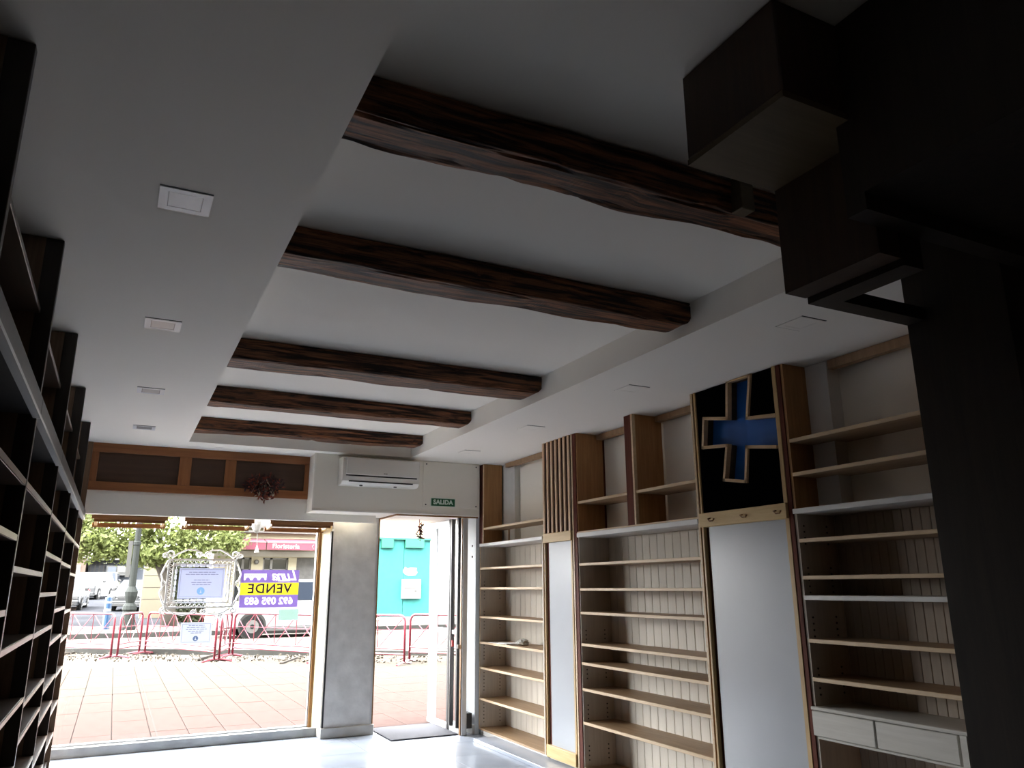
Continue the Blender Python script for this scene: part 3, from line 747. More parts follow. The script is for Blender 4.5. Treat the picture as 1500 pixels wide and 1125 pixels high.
# ------------------------------------------------------------------ street: ground, pavers, kerb
def gz(y):
    if y < 29: return -.02
    if y < 60: return -.02 + (y - 29) * .97 / 31
    return .95
mb = MB(); ys = [8.86, 18.0, 22, 29, 34, 40, 46, 53, 60, 90, 160]
vs = []
for y in ys: vs += [(-70, y, gz(y)), (90, y, gz(y))]
mb.add(vs, [(2 * i, 2 * i + 1, 2 * i + 3, 2 * i + 2) for i in range(len(ys) - 1)])
mb.mi = [1 if i >= 4 else 0 for i in range(len(mb.f))]
street = struct(obj('street', mb, ['road', 'asphalt']))
pave = struct(box('pavement', (-1.75, 7.25, 8.86, 18.05, -.06, -.012), 'joint'))
for xa_, xb_ in ((-9, -1.75), (7.25, 14)):
    box('paving_field', (xa_, xb_, 8.86, 13.43, -.06, 0), 'paver', pave); box('paving_field', (xa_, xb_, 13.45, 18.05, -.06, 0), 'paver2', pave)
pw, pl = .372, .93
me1 = me2 = None
for j in range(10):
    y0 = 8.87 + j * pl * .98
    y0s = y0
    if j == 4: pass
    for i in range(24):
        x0 = -1.72 + i * pw + (0.0 if j < 5 else .0)
        first = (j < 5)
        yy = y0 if first else y0 + .03
        # the seam between the pink and the beige paving runs slightly askew
        if first:
            if me1 is None:
                o = obj('paver', MB().box(.004, pw - .004, .004, pl * .98 - .005, -.012, 0, b=.003), 'paver', pave); me1 = o.data; o.location = (x0, yy, 0)
            else: link('paver', me1, pave, (x0, yy, random.uniform(-.0015, .0015)))
        else:
            if me2 is None:
                o = obj('paver', MB().box(.004, pw - .004, .004, pl * .98 - .005, -.012, 0, b=.003), 'paver2', pave); me2 = o.data; o.location = (x0, yy, 0)
            else: link('paver', me2, pave, (x0, yy, random.uniform(-.0015, .0015)))
# wider dark expansion joint along the pavers
box('expansion_joint', (.560, .578, 8.87, 18.0, -.01, .0022), 'joint', pave)
box('expansion_joint', (-1.7, 7.2, 13.42, 13.455, -.01, .0022), 'joint', pave)
# rubble and kerb along the works
kd = Vector((.82, -.572, 0)).normalized(); kn = Vector((.572, .82, 0)).normalized()
mb = MB()
for i in range(800):
    s = random.uniform(-3.5, 9); d = random.uniform(-1.9, -.1)
    p = Vector((-.3, 22.0, 0)) + kd * s + kn * d
    if p.y < 17.6 and p.x < 3: continue
    r = random.uniform(.012, .05); q = [Vector((random.uniform(-1, 1), random.uniform(-1, 1), random.uniform(.2, 1))).normalized() * r for _ in range(5)]
    mb.add([p + x for x in q] + [p + Vector((0, 0, -.03))], [(0, 1, 2), (1, 3, 2), (0, 2, 4), (3, 4, 2), (0, 5, 1), (4, 5, 0), (1, 5, 3), (3, 5, 4)])
tag(obj('rubble', mb, 'rubble'), 'loose pale rubble strewn along the kerb under the red barriers', 'rubble', kind='stuff')
def strip(name, a, b, wd, z0, z1, mat):
    a = Vector(a); b = Vector(b); d = (b - a).normalized(); n = Vector((-d.y, d.x)) * wd / 2
    return obj(name, MB().prism([tuple(a - n), tuple(b - n), tuple(b + n), tuple(a + n)], 2, z0, z1), mat)
struct(strip('trim_5', (-8, 27.5), (9.0, 15.6), .16, -.02, .10, 'kerb'))
struct(strip('trim_6', (-14, 29.0), (18, 28.4), .22, -.02, .13, 'kerb'))
struct(strip('sidewalk', (-14, 31.2), (18, 30.6), 4.2, -.02, .115, 'road'))
mb = MB()
for a, b in (((-1.9, 20.9), (-.6, 22.4)), ((1.75, 18.7), (2.4, 20.3)), ((3.2, 16.9), (3.9, 18.4))):
    a = Vector(a); b = Vector(b); d = (b - a).normalized(); n = Vector((-d.y, d.x)) * .03
    mb.prism([tuple(a - n), tuple(b - n), tuple(b + n), tuple(a + n)], 2, -.015, .03)
tag(obj('loose_lath', mb, 'joint'), 'thin dark laths lying across the rubble strip by the kerb', 'lath')

# ------------------------------------------------------------------ red crowd barriers
def barrier(a, b, label, white_top=False):
    a = Vector((a[0], a[1], 0)); b = Vector((b[0], b[1], 0)); L = (b - a).length; d = (b - a) / L; n = Vector((-d.y, d.x, 0))
    t = thing('crowd_barrier', label, 'barrier', (a + b) / 2, 'red crowd barriers along the kerb')
    H = .95; r = .13; P = [a + Vector((0, 0, .03))]
    def q(s, z): return a + d * s + Vector((0, 0, z))
    for k in range(7):
        th = math.pi - k * math.pi / 12; P.append(q(r + r * math.cos(th), H - r + r * math.sin(th)))
    for k in range(7):
        th = math.pi / 2 - k * math.pi / 12; P.append(q(L - r + r * math.cos(th), H - r + r * math.sin(th)))
    P.append(b + Vector((0, 0, .03)))
    obj('frame', MB().tube(P, .024, 7), 'red', t, smooth=True)
    for z in (.30, .20): obj('lower_rail', MB().tube([q(0, z), q(L, z)], .019, 6), 'red', t)
    cells = max(1, round(L / .62)); mb = MB(); cw = L / cells
    for c in range(cells):
        s0 = c * cw; s1 = s0 + cw
        mb.tube([q(s0 + .02, .30), q(s1 - .02, H - .02)], .009, 4); mb.tube([q(s0 + .02, H - .02), q(s1 - .02, .30)], .009, 4)
        if c: mb.tube([q(s0, .30), q(s0, H - .01)], .010, 4)
    mb.tube([q(.02, .66), q(L - .02, .66)], .008, 4)
    obj('bracing', mb, 'red', t)
    for s in (.0, L):
        p = q(s, 0)
        obj('foot', MB().tube([p - n * .27 + Vector((0, 0, .012)), p - n * .05 + Vector((0, 0, .05)), p + n * .05 + Vector((0, 0, .05)), p + n * .27 + Vector((0, 0, .012))], .022, 5), 'red', t)
barrier((-1.25, 21.95), (.08, 20.25), 'red crowd barrier at the far left of the shop window view')
barrier((.21, 20.2), (.68, 21.2), 'short red crowd barrier seen side-on in front of the street lamp base')
barrier((.80, 21.05), (2.04, 18.12), 'red crowd barrier below the white iron frame, turned toward the shop')
barrier((2.14, 18.16), (2.48, 19.3), 'short red crowd barrier seen edge-on in front of the van wheel')
barrier((2.55, 19.25), (3.92, 16.85), 'red crowd barrier in front of the white van')
barrier((4.10, 17.0), (5.35, 15.5), 'red crowd barrier on the left in the doorway view')
barrier((5.62, 15.95), (6.9, 14.5), 'red crowd barrier behind the open glass door')

# ------------------------------------------------------------------ buildings across the street
FYB = 34.0
t = thing('flower_shop', 'cream building across the street with a pink awning reading Floristería', 'building', (6.8, 34.5, .1))
mb = MB()
wins = [(4.30, 4.95, 1.0, 2.74), (5.42, 6.46, 1.0, 2.74), (6.80, 7.95, .9, 2.76)]
xs = [3.45] + [v for q in wins for v in q[:2]] + [10.2]
for i in range(0, len(xs), 2): mb.box(xs[i], xs[i + 1], FYB, FYB + .3, .0, 7)
for q in wins: mb.box(q[0], q[1], FYB, FYB + .3, .0, q[2]); mb.box(q[0], q[1], FYB, FYB + .3, q[3], 7)
mb.box(3.45, 10.2, FYB + .3, 41, .0, 7)
obj('wall', mb, 'facade', t)
for i, q in enumerate(wins):
    fr = MB()
    xm = q[0] + (q[1] - q[0]) * (.34 if i == 1 else .5)
    for b in ((q[0], q[0] + .07, q[2], q[3]), (q[1] - .07, q[1], q[2], q[3]), (q[0], q[1], q[3] - .07, q[3]), (xm - .05, xm + .05, q[2], q[3]), (q[0], q[1], 2.20, 2.27)):
        fr.box(b[0], b[1], FYB + .10, FYB + .16, b[2], b[3])
    if i < 2:
        f_ = obj('window_frame', fr, 'white_out', t)
        box('pane', (q[0], q[1], FYB + .17, FYB + .19, q[2], q[3]), 'winglass', f_)
    else:
        box('shutter', (q[0], q[1], FYB + .12, FYB + .17, q[2], q[3]), 'curtain', t)
box('cornice', (3.45, 10.2, FYB - .25, FYB, 3.74, 3.80), 'cornice', t); box('cornice', (3.45, 10.2, FYB - .32, FYB, 3.95, 4.05), 'cornice', t)
box('fascia_band', (3.45, 10.2, FYB - .06, FYB, 2.78, 3.0), 'facade_w', t)
for k, (xa_, xb_) in enumerate(((3.66, 5.34), (5.38, 8.4))):
    aw = obj('awning', MB().prism([(FYB, 3.52), (FYB - .9, 3.33), (FYB - .9, 3.30), (FYB, 3.46)], 0, xa_, xb_), 'awning_d', t)
    box('valance', (xa_, xb_, FYB - .92, FYB - .90, 3.02, 3.31), 'awning', aw)
    box('valance_edge', (xa_, xb_, FYB - .93, FYB - .89, 3.31, 3.345), 'white_out', aw)
    if k == 1:
        yt = FYB - .925
        obj('lettering', text_mb('Floristería', .27, .01, face_in(6.14, yt, 3.17), bold=.002), 'facade_w', aw)
        obj('lettering_mark', MB().add([], []).tube([(7.28, yt, 3.26), (7.22, yt, 3.17), (7.28, yt, 3.07)], .016, 5).tube([(7.36, yt, 3.20), (7.7, yt, 3.20)], .022, 5), 'white_out', aw)
obj('wall_lamp', MB().disc((5.15, FYB - .03, 2.56), .10, 1, .06, 16), 'cornice', t)  # round wall emblem: grey disc with a pale centre
obj('wall_lamp_lens', MB().disc((5.15, FYB - .07, 2.56), .055, 1, .04, 12), 'white_out', t)
t = thing('kiosk', 'turquoise shuttered shop front with a white hatch, seen through the doorway', 'building', (11.5, 34.5, .1))
obj('wall', MB().box(10.2, 19, FYB, 41, 0, 7), 'facade', t)
box('plinth', (10.2, 13.0, FYB - .12, FYB, 0, .24), 'facade_w', t)
box('shutter', (10.24, 11.54, FYB - .10, FYB, .24, 3.62), 'teal', t); box('shutter', (11.56, 12.80, FYB - .10, FYB, .24, 3.62), 'teal', t)
box('lintel', (10.24, 12.95, FYB - .22, FYB, 3.60, 3.68), 'tealgreen', t)
box('green_box', (10.44, 11.0, FYB - .24, FYB - .1, 3.22, 3.6), 'tealgreen', t)
box('green_box', (11.56, 12.46, FYB - .24, FYB - .1, 3.24, 3.6), 'tealgreen', t)
h = box('hatch', (11.46, 12.34, FYB - .26, FYB - .1, 1.02, 1.86), 'white_out', t)
box('slot', (11.55, 12.15, FYB - .27, FYB - .26, 1.46, 1.485), 'curtain', h); box('slot', (12.04, 12.14, FYB - .27, FYB - .26, 1.30, 1.38), 'curtain', h)
obj('torn_poster', MB().prism([(11.52, 2.26), (11.62, 2.40), (11.74, 2.33), (11.86, 2.37), (12.18, 2.36), (12.16, 2.24), (12.22, 2.16), (12.12, 2.02), (11.8, 1.99), (11.62, 2.06), (11.52, 2.16)], 1, FYB - .115, FYB - .10), 'white_out', t)
box('brown_panel', (12.90, 13.05, FYB - .05, FYB, .45, 3.05), 'coffer', t)
# distant houses at the left
t = thing('far_house', 'far pinkish house at the left end of the street view', 'building', (-3.5, 72, .95))
obj('wall', MB().box(-7.5, -2.25, 70, 78, .9, 9), 'pinkwall', t)
box('cornice', (-7.5, -2.2, 69.8, 70, 3.9, 4.05), 'facade_w', t)
for x in (-3.05, -4.6):
    f_ = box('window_frame', (x - .35, x + .45, 69.92, 70, 1.4, 3.3), 'facade_w', t); box('pane', (x - .25, x + .35, 69.9, 69.92, 1.5, 3.2), 'curtain', f_)
box('balcony', (-3.9, -2.5, 69.0, 70, 5.0, 5.9), 'cornice', t)
t = thing('far_shop', 'far slate blue shop with a white balcony box, behind the parked cars', 'building', (-.4, 74, .95))
obj('wall', MB().box(-2.1, 2.6, 72, 80, .9, 3.75), 'blueshop', t)
for i in range(5): box('shutter_post', (-2.0 + i * .32, -1.9 + i * .32, 71.9, 72, .9, 3.6), 'curtain', t)
bx_ = box('balcony_box', (-.78, 1.10, 70.6, 72, 2.55, 3.30), 'banner', t)
f_ = box('window_frame', (-.68, -.08, 70.56, 70.6, 2.72, 3.2), 'blueshop', bx_)
f_ = box('window_frame', (.0, .75, 70.56, 70.6, 2.78, 3.28), 'curtain', bx_)
obj('canopy', MB().prism([(-2.2, 3.75), (2.4, 3.75), (1.7, 4.25), (.2, 4.55), (-1.4, 4.35)], 1, 70.4, 80), 'roofwhite', t)

# cream gatepost with rounded top
t = thing('gatepost', 'cream rounded-top gatepost with grooved joints, between lamp post and tree', 'gatepost', (1.5, 38.4, .26))
pts = [(1.06, .26), (1.98, .26), (1.98, 2.35)]
for k in range(1, 12):
    a = math.pi * k / 12; pts.append((1.52 + .46 * math.cos(a), 2.35 + .42 * math.sin(a)))
pts.append((1.06, 2.35))
zs = [.26, 1.05, 1.55, 2.05]
for i in range(3): box('block', (1.06, 1.98, 38.0, 38.8, zs[i] + .012, zs[i + 1] - .012), 'post_cream', t)
obj('cap_block', MB().prism([(p[0], max(p[1], 2.062)) for p in pts], 1, 38.0, 38.8), 'post_cream', t)
box('core', (1.09, 1.95, 38.03, 38.77, .26, 2.1), 'cornice', t)

# street lamp
t = thing('street_lamp', 'grey cast iron street lamp post with a wide base, outside the shop window', 'lamp post', (.53, 30.9, .11))
obj('base', MB().lathe([(.27, .11), (.27, .22), (.22, .30), (.20, .75), (.24, .80), (.22, .92), (.15, 1.02)], .53, 30.9, 12), 'lamp_iron', t)
obj('collar', MB().lathe([(.13, 1.02), (.20, 1.25), (.22, 1.40), (.15, 1.52), (.11, 1.6)], .53, 30.9, 12), 'lamp_iron', t)
obj('shaft', MB().lathe([(.12, 1.6), (.11, 3.0), (.135, 3.02), (.135, 3.12), (.10, 3.15), (.085, 5.6)], .53, 30.9, 12), 'lamp_iron', t)
obj('arm', MB().tube([(.53, 30.9, 5.4), (.53, 30.5, 5.7), (.53, 29.9, 5.75)], .04, 6), 'lamp_iron', t)
obj('lantern', MB().lathe([(.08, 5.3), (.22, 5.65), (.05, 5.78)], .53, 29.9, 10), 'white_out', t)
obj('banner', MB().box(.26, .40, 30.85, 30.88, 1.9, 3.15), 'banner', t)
# bollard
t = thing('bollard', 'short blue and white striped bollard beside the parked cars', 'bollard', (-.15, 32, .11))
for i, (a, b_, m_) in enumerate(((.11, .45, 'bollard'), (.45, .72, 'bollard'), (.72, .82, 'white_out'), (.82, 1.0, 'bollard'), (1.0, 1.08, 'white_out'), (1.08, 1.24, 'bollard'))):
    obj('band', MB().lathe([(.12, a), (.12, b_)] if i < 5 else [(.12, a), (.11, b_ - .03), (.04, b_)], -.15, 32, 12), m_, t)

# tree
t = thing('street_tree', 'leafy green tree with a leaning trunk across the street', 'tree', (1.97, 33, .10))
tr = MB()
tr.tube([(2.0, 33, .0), (1.9, 33, .9), (1.74, 33, 1.75), (1.45, 33, 2.35), (.85, 33, 2.95), (.2, 33.1, 3.6)], [.30, .24, .21, .17, .12, .06], 9)
tr.tube([(1.74, 33, 1.85), (1.95, 33.2, 2.7), (2.4, 33.3, 3.6), (2.65, 33.3, 4.3)], [.17, .13, .09, .04], 7)
tr.tube([(1.4, 33, 2.4), (1.4, 33.2, 3.2), (1.1, 33.3, 4.3)], [.13, .09, .04], 7)
obj('trunk', tr, 'bark', t, smooth=True)
lf_ = MB()
clumps = []
for i in range(230):
    x = random.uniform(-2.6, 4.1); c = (x - 1.0) / 3.4
    zlow = 2.62 + (.15 if x < .2 else 0) + (.15 if x > 1.9 else 0) + (.40 if x > 2.9 else 0)
    z = zlow + random.random() ** 1.3 * 2.4 * (1 - .5 * min(1, c * c))
    clumps.append((Vector((x, 32.75 + random.uniform(-.7, .6), z)), random.uniform(.28, .55)))
for c, r in clumps:
    for k in range(90):
        v = Vector((random.gauss(0, 1), random.gauss(0, 1), random.gauss(0, .75))).normalized() * r * random.uniform(.55, 1.05)
        p = c + v; d = (v.normalized() + Vector((random.gauss(0, .6), random.gauss(0, .6), random.gauss(0, .6)))).normalized()
        u = d.orthogonal().normalized(); q = Matrix.Rotation(random.uniform(0, 6.28), 3, d) @ u; s = random.uniform(.05, .12); b2 = d.cross(q)
        lf_.add([p - q * s, p + b2 * s * .5, p + q * s, p - b2 * s * .5 + d * .02], [(0, 1, 2, 3)])
obj('foliage', lf_, 'leaf', t, kind='stuff')

t = thing('hedge', 'dark green hedge between the gatepost and the flower shop, behind the iron frame', 'hedge', (2.7, 35.6, .15))
hm = MB()
for k in range(4200):
    c = Vector((random.uniform(2.0, 3.40), 35.6, random.uniform(.15, 2.75)))
    p = c + Vector((0, -random.uniform(.0, .45) * (1 - .3 * (c.z / 2.8) ** 3), 0)); d = Vector((random.gauss(0, .7), -1, random.gauss(.2, .7))).normalized()
    u = d.orthogonal().normalized(); q = Matrix.Rotation(random.uniform(0, 6.28), 3, d) @ u; ss = random.uniform(.05, .10); b2 = d.cross(q)
    hm.add([p - q * ss, p + b2 * ss * .5, p + q * ss, p - b2 * ss * .5], [(0, 1, 2, 3)])
obj('foliage', hm, 'hedge', t, kind='stuff')
box('trunk_row', (2.05, 3.40, 35.55, 35.75, .14, 2.5), 'bark', t)

# pendant street lamp on a wire
t = thing('pendant_lamp', 'white cone lamp hung on a street wire above the pink awning', 'street lamp', (3.60, 24, 3.08))
obj('shade', MB().lathe([(.19, 3.42), (.17, 3.32), (.10, 3.16), (.03, 3.08)], 3.56, 24, 12), 'white_out', t)
obj('wire', MB().tube([(.53, 30.9, 4.55), (2.2, 27.1, 3.6), (3.1, 25.05, 3.24), (3.56, 24, 3.13), (4.2, 24.9, 3.22), (6.0, 28.2, 3.65), (9.2, 34.0, 4.7)], .012, 4), 'cornice', t)
obj('rod', MB().tube([(3.6, 24, 3.1), (3.62, 24, 2.66)], .012, 5), 'cornice', t)
obj('tip', MB().lathe([(.07, 2.52), (.03, 2.66), (.015, 2.72)], 3.62, 24, 8), 'white_out', t)

# ------------------------------------------------------------------ vehicles
def vehicle(name, label, loc, rz, L, W, H, side, hood, wheels, wr, paint, cat, glassz, lights=True, trim='cartrim'):
    """side: (y,z) profile from nose (y=0) to tail; glassz: (belt height, front base y, front top y, rear top y, rear base y)"""
    t = thing(name, label, cat, loc); t.rotation_euler = (0, 0, rz)
    def pobj(n_, mb_, m_, par=None):
        me_ = D.meshes.new(n_); me_.from_pydata([tuple(v) for v in mb_.v], [], mb_.f); me_.materials.append(M[m_])
        bm_ = bmesh.new(); bm_.from_mesh(me_); bmesh.ops.recalc_face_normals(bm_, faces=bm_.faces); bm_.to_mesh(me_); bm_.free()
        return link(n_, me_, par or t)
    belt, y1, y2, y3, y4 = glassz
    bm_ = bmesh.new()
    vsA = [bm_.verts.new((-W / 2, y, z)) for y, z in side]; vsB = [bm_.verts.new((W / 2, y, z)) for y, z in side]
    bm_.faces.new(vsA); bm_.faces.new(vsB[::-1])
    for i in range(len(side)): bm_.faces.new((vsA[i], vsB[i], vsB[(i + 1) % len(side)], vsA[(i + 1) % len(side)]))
    bmesh.ops.bevel(bm_, geom=bm_.edges[:], offset=.05, segments=2, affect='EDGES')
    body = pobj('body', MB().bm(bm_), paint)
    for p in body.data.polygons: p.use_smooth = False
    # cabin, narrower at the roof
    wt = W * .40; wb = W * .475
    roof = [(-wt, y2, H), (wt, y2, H), (wt, y3, H), (-wt, y3, H)]; base = [(-wb, y1, belt), (wb, y1, belt), (wb, y4, belt), (-wb, y4, belt)]
    mb_ = MB().add(base + roof, [(0, 1, 2, 3), (4, 7, 6, 5), (0, 4, 5, 1), (1, 5, 6, 2), (2, 6, 7, 3), (3, 7, 4, 0)])
    cb = pobj('cabin', mb_, paint)
    def lerp(a, b, s): return tuple(a[i] + (b[i] - a[i]) * s for i in range(3))
    def pane(nm, A, B, C_, D_, m0=.08, m1=.10):
        A, B, C_, D_ = map(Vector, (A, B, C_, D_)); nrm = (B - A).cross(D_ - A).normalized(); cen = (A + B + C_ + D_) / 4
        if nrm.dot(cen - Vector((0, (y1 + y4) / 2, (belt + H) / 2))) < 0: nrm = -nrm
        P = []
        for s, r_ in ((m0, m1), (1 - m0, m1), (1 - m0, 1 - m1), (m0, 1 - m1)):
            P.append((A.lerp(B, s)).lerp(D_.lerp(C_, s), r_) + nrm * .012)
        Q = [p - nrm * .02 for p in P]
        pobj(nm, MB().add(P + Q, [(0, 1, 2, 3), (7, 6, 5, 4), (0, 4, 5, 1), (1, 5, 6, 2), (2, 6, 7, 3), (3, 7, 4, 0)]), 'carglass', cb)
    pane('windscreen', base[0], base[1], roof[1], roof[0], .05, .06); pane('rear_window', base[2], base[3], roof[3], roof[2])
    for (b0, b1, r0, r1) in ((base[0], base[3], roof[0], roof[3]), (base[1], base[2], roof[1], roof[2])):
        for s0, s1 in ((.02, .46), (.5, .96)):
            pane('side_window', lerp(b0, b1, s0), lerp(b0, b1, s1), lerp(r0, r1, s1), lerp(r0, r1, s0), .05, .12)
    for wy in wheels:
        for sx in (-1, 1):
            x = sx * (W / 2 - .08)
            o_ = pobj('wheel', MB().disc((x, wy, wr), wr, 0, .22, 22), 'tyre')
            pobj('rim', MB().disc((x + sx * .09, wy, wr), wr * .56, 0, .06, 14), 'rim', o_)
            pobj('hub', MB().disc((x + sx * .12, wy, wr), wr * .2, 0, .04, 8), 'tyre', o_)
            pobj('wheel_arch', MB().disc((sx * (W / 2 - .025), wy, wr * 1.05), wr * 1.18, 0, .06, 22), trim)
    pobj('front_bumper', MB().box(-W * .47, W * .47, -.06, .12, .22, .48, b=.04), paint)
    pobj('lower_grille', MB().box(-W * .36, W * .36, -.075, .0, .24, .36, b=.01), trim)
    pobj('grille', MB().box(-W * .25, W * .25, -.02, .06, hood - .30, hood - .16, b=.01), trim)
    for sx in (-1, 1):
        pobj('headlamp', MB().box(sx * W * .30, sx * W * .47, -.01, .22, hood - .33, hood - .15, b=.03), 'lampglass')
        pobj('mirror', MB().box(sx * W * .5, sx * (W * .5 + .18), y1 + .25, y1 + .37, belt + .0, belt + .16, b=.03), trim)
        pobj('tail_lamp', MB().box(sx * W * .42, sx * W * .49, L - .04, L + .01, .7, 1.0, b=.01), 'red_tag')
    pobj('sill_trim', MB().box(-W * .505, W * .505, wheels[0] + wr * 1.2, wheels[1] - wr * 1.2, .2, .34, b=.02), 'sillgrey')
    return t
def prof(L, hood, belt, ys):
    return [(.02, .28), (L - .02, .28), (L, .5), (L - .03, belt), (ys + .05, belt), (.85, hood + .04), (.15, hood - .06), (0, hood - .25), (0, .4)]
# white van seen from its side, nose to the left
vehicle('white_van', 'white van parked side-on across the street behind the red barriers', (3.0, 27.0, -.02), -math.pi / 2, 4.9, 1.85, 1.80,
        [(.02, .30), (4.88, .30), (4.9, .5), (4.86, 1.05), (1.45, 1.08), (.55, .98), (.12, .84), (0, .62), (0, .42)], .95, (.97, 3.9), .36, 'vanwhite', 'van', (1.05, 1.15, 2.15, 4.75, 4.86))
vehicle('parked_car', 'white car facing the shop, parked behind the lamp post', (.62, 43.2, gz(44)), math.radians(-14), 4.3, 1.85, 1.50, prof(4.3, .88, .98, 1.0), .88, (.85, 3.5), .34, 'carwhite', 'car', (.97, 1.15, 1.9, 3.5, 4.1))
vehicle('parked_car', 'olive and orange four wheel drive car parked behind the white car', (-.76, 64, .95), math.radians(-4), 4.2, 1.62, 1.75, prof(4.2, 1.0, 1.08, 1.0), 1.0, (.8, 3.4), .38, 'carolive', 'car', (1.07, 1.1, 1.5, 3.9, 4.1))
tt = D.objects['parked_car.001']
me_ = D.meshes.new('bonnet_panel'); mb = MB().box(-.72, .72, -.03, .02, .62, .86, b=.01); me_.from_pydata([tuple(v) for v in mb.v], [], mb.f); me_.materials.append(M['carorange']); link('bonnet_panel', me_, tt)
vehicle('parked_car', 'white sport utility car parked left of the olive car', (-2.0, 56.5, .84), math.radians(-14), 4.5, 1.85, 1.72, prof(4.5, 1.0, 1.08, 1.0), 1.0, (.9, 3.6), .36, 'carwhite', 'car', (1.07, 1.15, 1.75, 4.0, 4.35))
vehicle('parked_car', 'dark car cut off by the left shelves, parked nearest', (-2.35, 44.5, gz(45)), math.radians(-4), 4.2, 1.75, 1.45, prof(4.2, .85, .95, 1.0), .85, (.85, 3.4), .32, 'carblack', 'car', (.94, 1.15, 1.8, 3.3, 4.0))

# ------------------------------------------------------------------ things on the shop window
GY = 8.774
from mathutils.geometry import delaunay_2d_cdt
def flat_text(body, size, x, z, **k):
    """2D letter polygons, mirrored as the back of a print that reads from the street"""
    mb = text_mb(body, size, 0.0, Matrix.Identity(4), **k)
    return ([(x - v.x, z + v.y) for v in mb.v], [list(f)[::-1] for f in mb.f])
def flat_box(x0, x1, z0, z1): return ([(x0, z0), (x1, z0), (x1, z1), (x0, z1)], [(0, 1, 2, 3)])
def flat_disc(x, z, r, n=22): return ([(x + r * math.cos(2 * math.pi * k / n), z + r * math.sin(2 * math.pi * k / n)) for k in range(n)], [tuple(range(n))])
def inlay(rect, layers, y=GY + .001):
    """a sheet whose print is cut into it: returns [sheet, layer 1, layer 2 ...] as builders; later layers win"""
    V = []; F = []; own = []
    def put(vs, fs, k):
        o = len(V); V.extend(Vector((p[0], p[1])) for p in vs)
        for f in fs: F.append([o + q for q in f]); own.append(k)
    x0, x1, z0, z1 = rect; put(*flat_box(x0, x1, z0, z1), 0)
    for k, L in enumerate(layers):
        for (vs, fs) in L: put(vs, fs, k + 1)
    r = delaunay_2d_cdt(V, [], F, 1, 1e-6)
    out = [MB() for _ in range(len(layers) + 1)]
    for f, og in zip(r[2], r[5]):
        if not og: continue
        out[max(own[q] for q in og)].add([(r[0][q].x, y, r[0][q].y) for q in f], [tuple(range(len(f)))])
    return out
def notice(x0, x1, z0, z1, label, mat, seal, lines):
    t = thing('window_notice', label, 'notice', ((x0 + x1) / 2, GY, z0))
    cx = (x0 + x1) / 2; h = z1 - z0; w_ = x1 - x0
    brd = [flat_box(x0 + .012, x1 - .012, z1 - .018, z1 - .0145), flat_box(x0 + .012, x1 - .012, z0 + .0145, z0 + .018), flat_box(x0 + .0145, x0 + .018, z0 + .02, z1 - .02), flat_box(x1 - .018, x1 - .0145, z0 + .02, z1 - .02)]
    tx = []; rnd = random.Random(int(x0 * 1000))
    for (fz, fw) in lines:
        x = cx - w_ * fw / 2; xe = cx + w_ * fw / 2
        while x < xe:
            e = min(x + rnd.uniform(.02, .05), xe); tx.append(flat_box(x, e, z0 + h * fz - .004, z0 + h * fz + .004)); x = e + .006
    sl = [flat_disc(cx, z0 + h * .24, h * .125)]
    mk = [([(cx - .010, z0 + h * .17), (cx + .012, z0 + h * .17), (cx + .004, z0 + h * .23), (cx, z0 + h * .32), (cx - .004, z0 + h * .23)], [(0, 1, 2, 3, 4)])]
    a, b, c, d, e = inlay((x0, x1, z0, z1), [brd, tx, sl, mk])
    obj('sheet', a, mat, t); obj('border', b, 'notice_ink', t); obj('text_line', c, 'notice_ink', t, kind='stuff')
    sn = obj('seal', d, seal, t); obj('seal_mark', e, mat, sn)
notice(.575, 1.018, 1.402, 1.706, 'blue notice sheet with a round seal inside the white iron frame', 'notice', 'seal', ((.86, .58), (.79, .72), (.60, .34), (.52, .44), (.45, .40)))
notice(.640, .940, .957, 1.166, 'small pale notice with a dark round seal, below the iron frame', 'notice2', 'seal2', ((.85, .5), (.76, .6), (.67, .66), (.58, .5), (.50, .34)))
tag(obj('mint_paper', inlay((1.602, 1.808, 1.168, 1.278), [])[0], 'mint'), 'blank mint green paper on the window below the for sale poster', 'paper')
t = thing('sale_poster', 'purple and yellow poster VENDE 692 095 683 on the shop window, mirrored from inside', 'poster', (1.49, GY, 1.302))
px0, px1 = 1.186, 1.792
A = [(1.215, 1.650), (1.445, 1.650), (1.445, 1.585)]
for k in range(3):
    cx_ = 1.405 - k * .075
    for q in range(7):
        th = math.pi * q / 6; A.append((cx_ + .026 * math.cos(th), 1.583 + .030 * math.sin(th)))
A.append((1.215, 1.583))
A.reverse()
logo = [(A, [tuple(range(len(A)))])]
marks = [flat_box(1.222 + k * .020, 1.236 + k * .020, 1.632, 1.643) for k in range(11)]
def skewx(P, k, z): return ([(p[0] - k * (p[1] - z), p[1]) for p in P[0]], P[1])
luna = [skewx(flat_text('Luna', .150, 1.628, 1.628, bold=.0015, spacing=.9), .35, 1.628), flat_box(1.57, 1.70, 1.574, 1.580)]
a, b, c, d = inlay((px0, px1, 1.556, 1.690), [luna, logo, marks])
obj('top_band', a, 'purple', t); obj('lettering', b, 'poster_white', t); lg = obj('bridge_logo', c, 'poster_white', t); obj('logo_mark', d, 'purple', lg, kind='stuff')
a, b = inlay((px0, px1, 1.430, 1.556), [[flat_text('VENDE', .135, 1.49, 1.492, bold=.003, spacing=1.12)]])
obj('yellow_band', a, 'yellow', t); obj('lettering', b, 'purple_ink', t)
a, b = inlay((px0, px1, 1.302, 1.430), [[flat_text('692 095 683', .100, 1.487, 1.365, bold=.003, spacing=1.0)]])
obj('bottom_band', a, 'purple', t); obj('lettering', b, 'poster_white', t)

